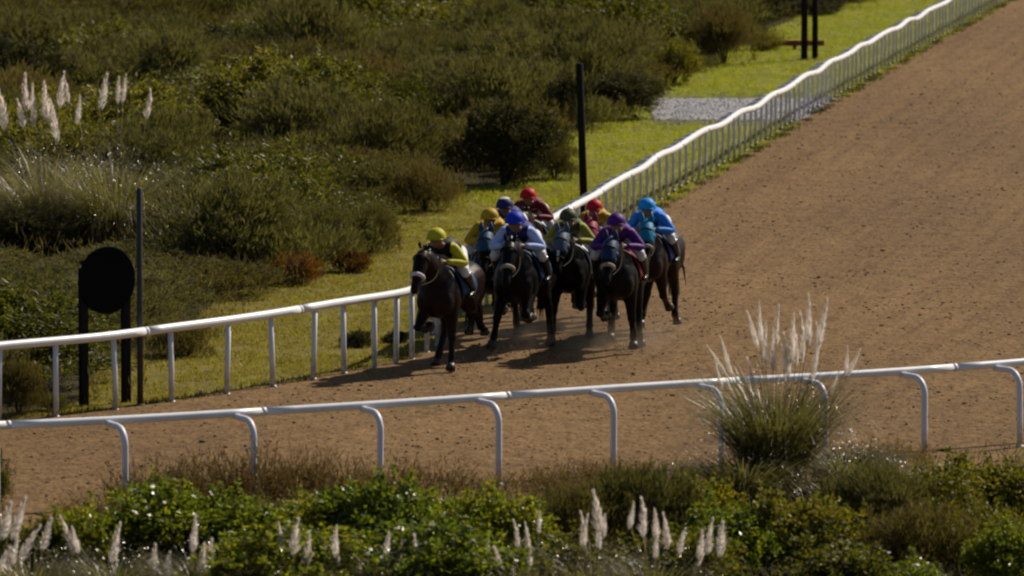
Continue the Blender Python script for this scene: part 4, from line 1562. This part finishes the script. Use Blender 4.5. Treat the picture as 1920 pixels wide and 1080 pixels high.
# px, helmet top py, ground py, heading, pose, turn, lift, coat, hood, band, cap, torso, sleeve, label rider, label horse, cloth, z lift
TEAM = [
    (820, 425, 698, 17, 'a', -.04, .08, 'bay', None, 'white_fleece', 'lime', 'black', 'lime', 'rider in lime-yellow cap and black jacket with yellow sleeves on the leading horse',
     'dark bay horse with a white noseband, leading the field beside the rail', 'dnavy', 0, .25, False),
    (918, 384, 645, 8, 'b', .02, .02, 'black', 'teal', None, 'gold', 'gold', 'gold', 'rider in gold cap and gold silks just behind the leading horse', 'dark horse in a teal-blue hood directly behind the leader', 'white', 0, 0, False),
    (946, 369, 612, 12, 'd', 0, 0, 'black', None, None, 'navy', 'navy', 'navy', 'rider in a navy cap with white top, between the gold and red riders', 'dark horse hidden behind the gold-silked rider', 'white', 0, 0, False),
    (965, 390, 668, 13, 'b', .05, -.03, 'black', None, 'fleece', 'royal', 'navy', 'pale', 'rider in a royal-blue cap, navy jacket and pale blue sleeves', 'near-black horse in the middle of the front rank with a dull fleece noseband', 'dnavy', .02, 0, False),
    (990, 349, 580, 11, 'a', 0, 0, 'brown', None, None, 'red', 'wine', 'wine', 'rider in a red cap and dark red silks, the rearmost of the field', 'rearmost brown horse ridden in dark red silks', 'white', 0, 0, False),
    (1065, 388, 645, 9, 'e', -.02, .02, 'black', 'slate', None, 'olive', 'olive', 'bottle', 'rider in a dark olive cap and green-yellow silks', 'dark horse in a slate-blue hood right of the middle horse', 'white', .03, 0, True),
    (1114, 372, 612, 7, 'd', 0, .02, 'bay', 'crim', 'fleece', 'red', 'gold', 'gold', 'rider in a red cap and yellow silks between the olive and the purple riders', 'bay horse in a crimson hood with a tan noseband', 'white', 0, 0, False),
    (1155, 402, 667, 8, 'f', -.02, -.02, 'black', 'dnavy', 'fleece', 'purple', 'purple', 'purple', 'rider in a purple cap and purple silks', 'near-black horse in a dark blue hood, right of the front rank', 'wine', .02, 0, False),
    (1212, 381, 634, 14, 'c', .12, .0, 'brown', 'cyan', 'fleece', 'sky_', 'azure', 'azure', 'rider in a sky-blue cap and azure silks on the outside right', 'brown horse in a cyan hood, rightmost of the field, all feet off the ground', 'navy', .10, 0, False),
]
for (px, top, gy, head, pose, turn, lift, coatm, hood, band, capc, torso, sleeve, labr, labh, cloth, zl, look, blaze) in TEAM:
    gpt = unproj(px, gy)
    k = px_per_m(gpt.y)
    scale = (gy - top) / k / 2.11
    fwd = Vector((-math.sin(R(head)), -math.cos(R(head)), 0))
    org = gpt - fwd * (.58 * scale)
    rz = math.atan2(fwd.y, fwd.x)
    jit = random.Random(px)
    ps = [(f_, sd_, tuple(a_ + jit.uniform(-7, 7) for a_ in ang)) for f_, sd_, ang in POSES[pose]]
    low_z = min(leg_pts(f_, sd_, *ang)[4].z for f_, sd_, ang in ps) - .012
    h_ = empty('horse', (org.x, org.y, zl + .012 - low_z * scale), rz, scale)
    h_.scale.y = scale * 1.10
    tag(h_, labh, 'horse')
    bpy.context.view_layer.update()
    horse(h_, ps, turn, lift, coatm, col[hood] if hood else None, band, col[cloth], blaze)
    rider(labr, h_.matrix_world.copy(), capc, col[torso], col[sleeve], M['white_cloth'], col[capc], look=look * -1, capband=M['white_cloth'] if capc == 'navy' else None)


# sand thrown up by the hooves
def kicked():
    V, Fc, n = [], [], 0
    ico = bmesh.new(); bmesh.ops.create_icosphere(ico, subdivisions=1, radius=1)
    iv = np.array([v.co[:] for v in ico.verts]); fc = np.array([[v.index for v in f.verts] for f in ico.faces]); ico.free()
    for cx, cy_, m_ in [(870, 700, 60), (925, 668, 60), (1000, 690, 80), (945, 665, 40), (1080, 662, 60), (1150, 660, 60), (1195, 668, 60), (1245, 640, 60), (1215, 640, 40)]:
        c_ = unproj(cx, cy_)
        for i in range(m_):
            h_ = abs(rng.normal(0, .10))
            p = c_ + Vector((rng.normal(0, .22), rng.normal(.3, .4), .02 + h_))
            s_ = rng.uniform(.004, .013)
            V.append(iv * s_ * rng.uniform(.7, 1.4, (1, 3)) + np.array(p)); Fc.append(fc + n * len(iv)); n += 1
    tag(link('kicked_sand', mesh_np('kicked_sand', np.concatenate(V), np.concatenate(Fc), M['sand'])), 'spray of sand grains thrown up around the galloping hooves', 'sand', kind='stuff')


kicked()


def dust():
    """fine sand hanging low round the hooves"""
    t = NT('dust')
    t.t.nodes.remove(t.b)
    v = t.n('ShaderNodeVolumePrincipled')
    v.inputs['Color'].default_value = (.62, .48, .34, 1)
    tc = t.n('ShaderNodeTexCoord')
    ln = t.n('ShaderNodeVectorMath', operation='LENGTH'); t.l(tc.outputs['Object'], ln.inputs[0])
    mr = t.n('ShaderNodeMapRange'); mr.inputs[1].default_value = .98; mr.inputs[2].default_value = .15; mr.inputs[3].default_value = 0; mr.inputs[4].default_value = 1
    t.l(ln.outputs['Value'], mr.inputs[0])
    r_ = t.ramp(t.noise(2.6, 4, stretch=(1, 1, .5)), [(.42, (0, 0, 0)), (.68, (1, 1, 1))])
    m1 = t.n('ShaderNodeMath', operation='MULTIPLY'); t.l(mr.outputs[0], m1.inputs[0]); t.l(r_, m1.inputs[1])
    m2 = t.n('ShaderNodeMath', operation='MULTIPLY'); m2.inputs[1].default_value = .65; t.l(m1.outputs[0], m2.inputs[0])
    t.l(m2.outputs[0], v.inputs['Density'])
    t.l(v.outputs[0], t.out.inputs['Volume'])
    t.m.cycles.volume_step_rate = 1.0
    c_ = unproj(1060, 655)
    o = MB().ball((0, 0, 0), 1, 24, 14).build('dust', t.m, None, True, c_ + Vector((0, .8, .05)))
    o.scale = (2.5, 3.6, .62)
    tag(o, 'thin brown dust hanging low around the hooves of the pack', 'dust', kind='stuff')


dust()
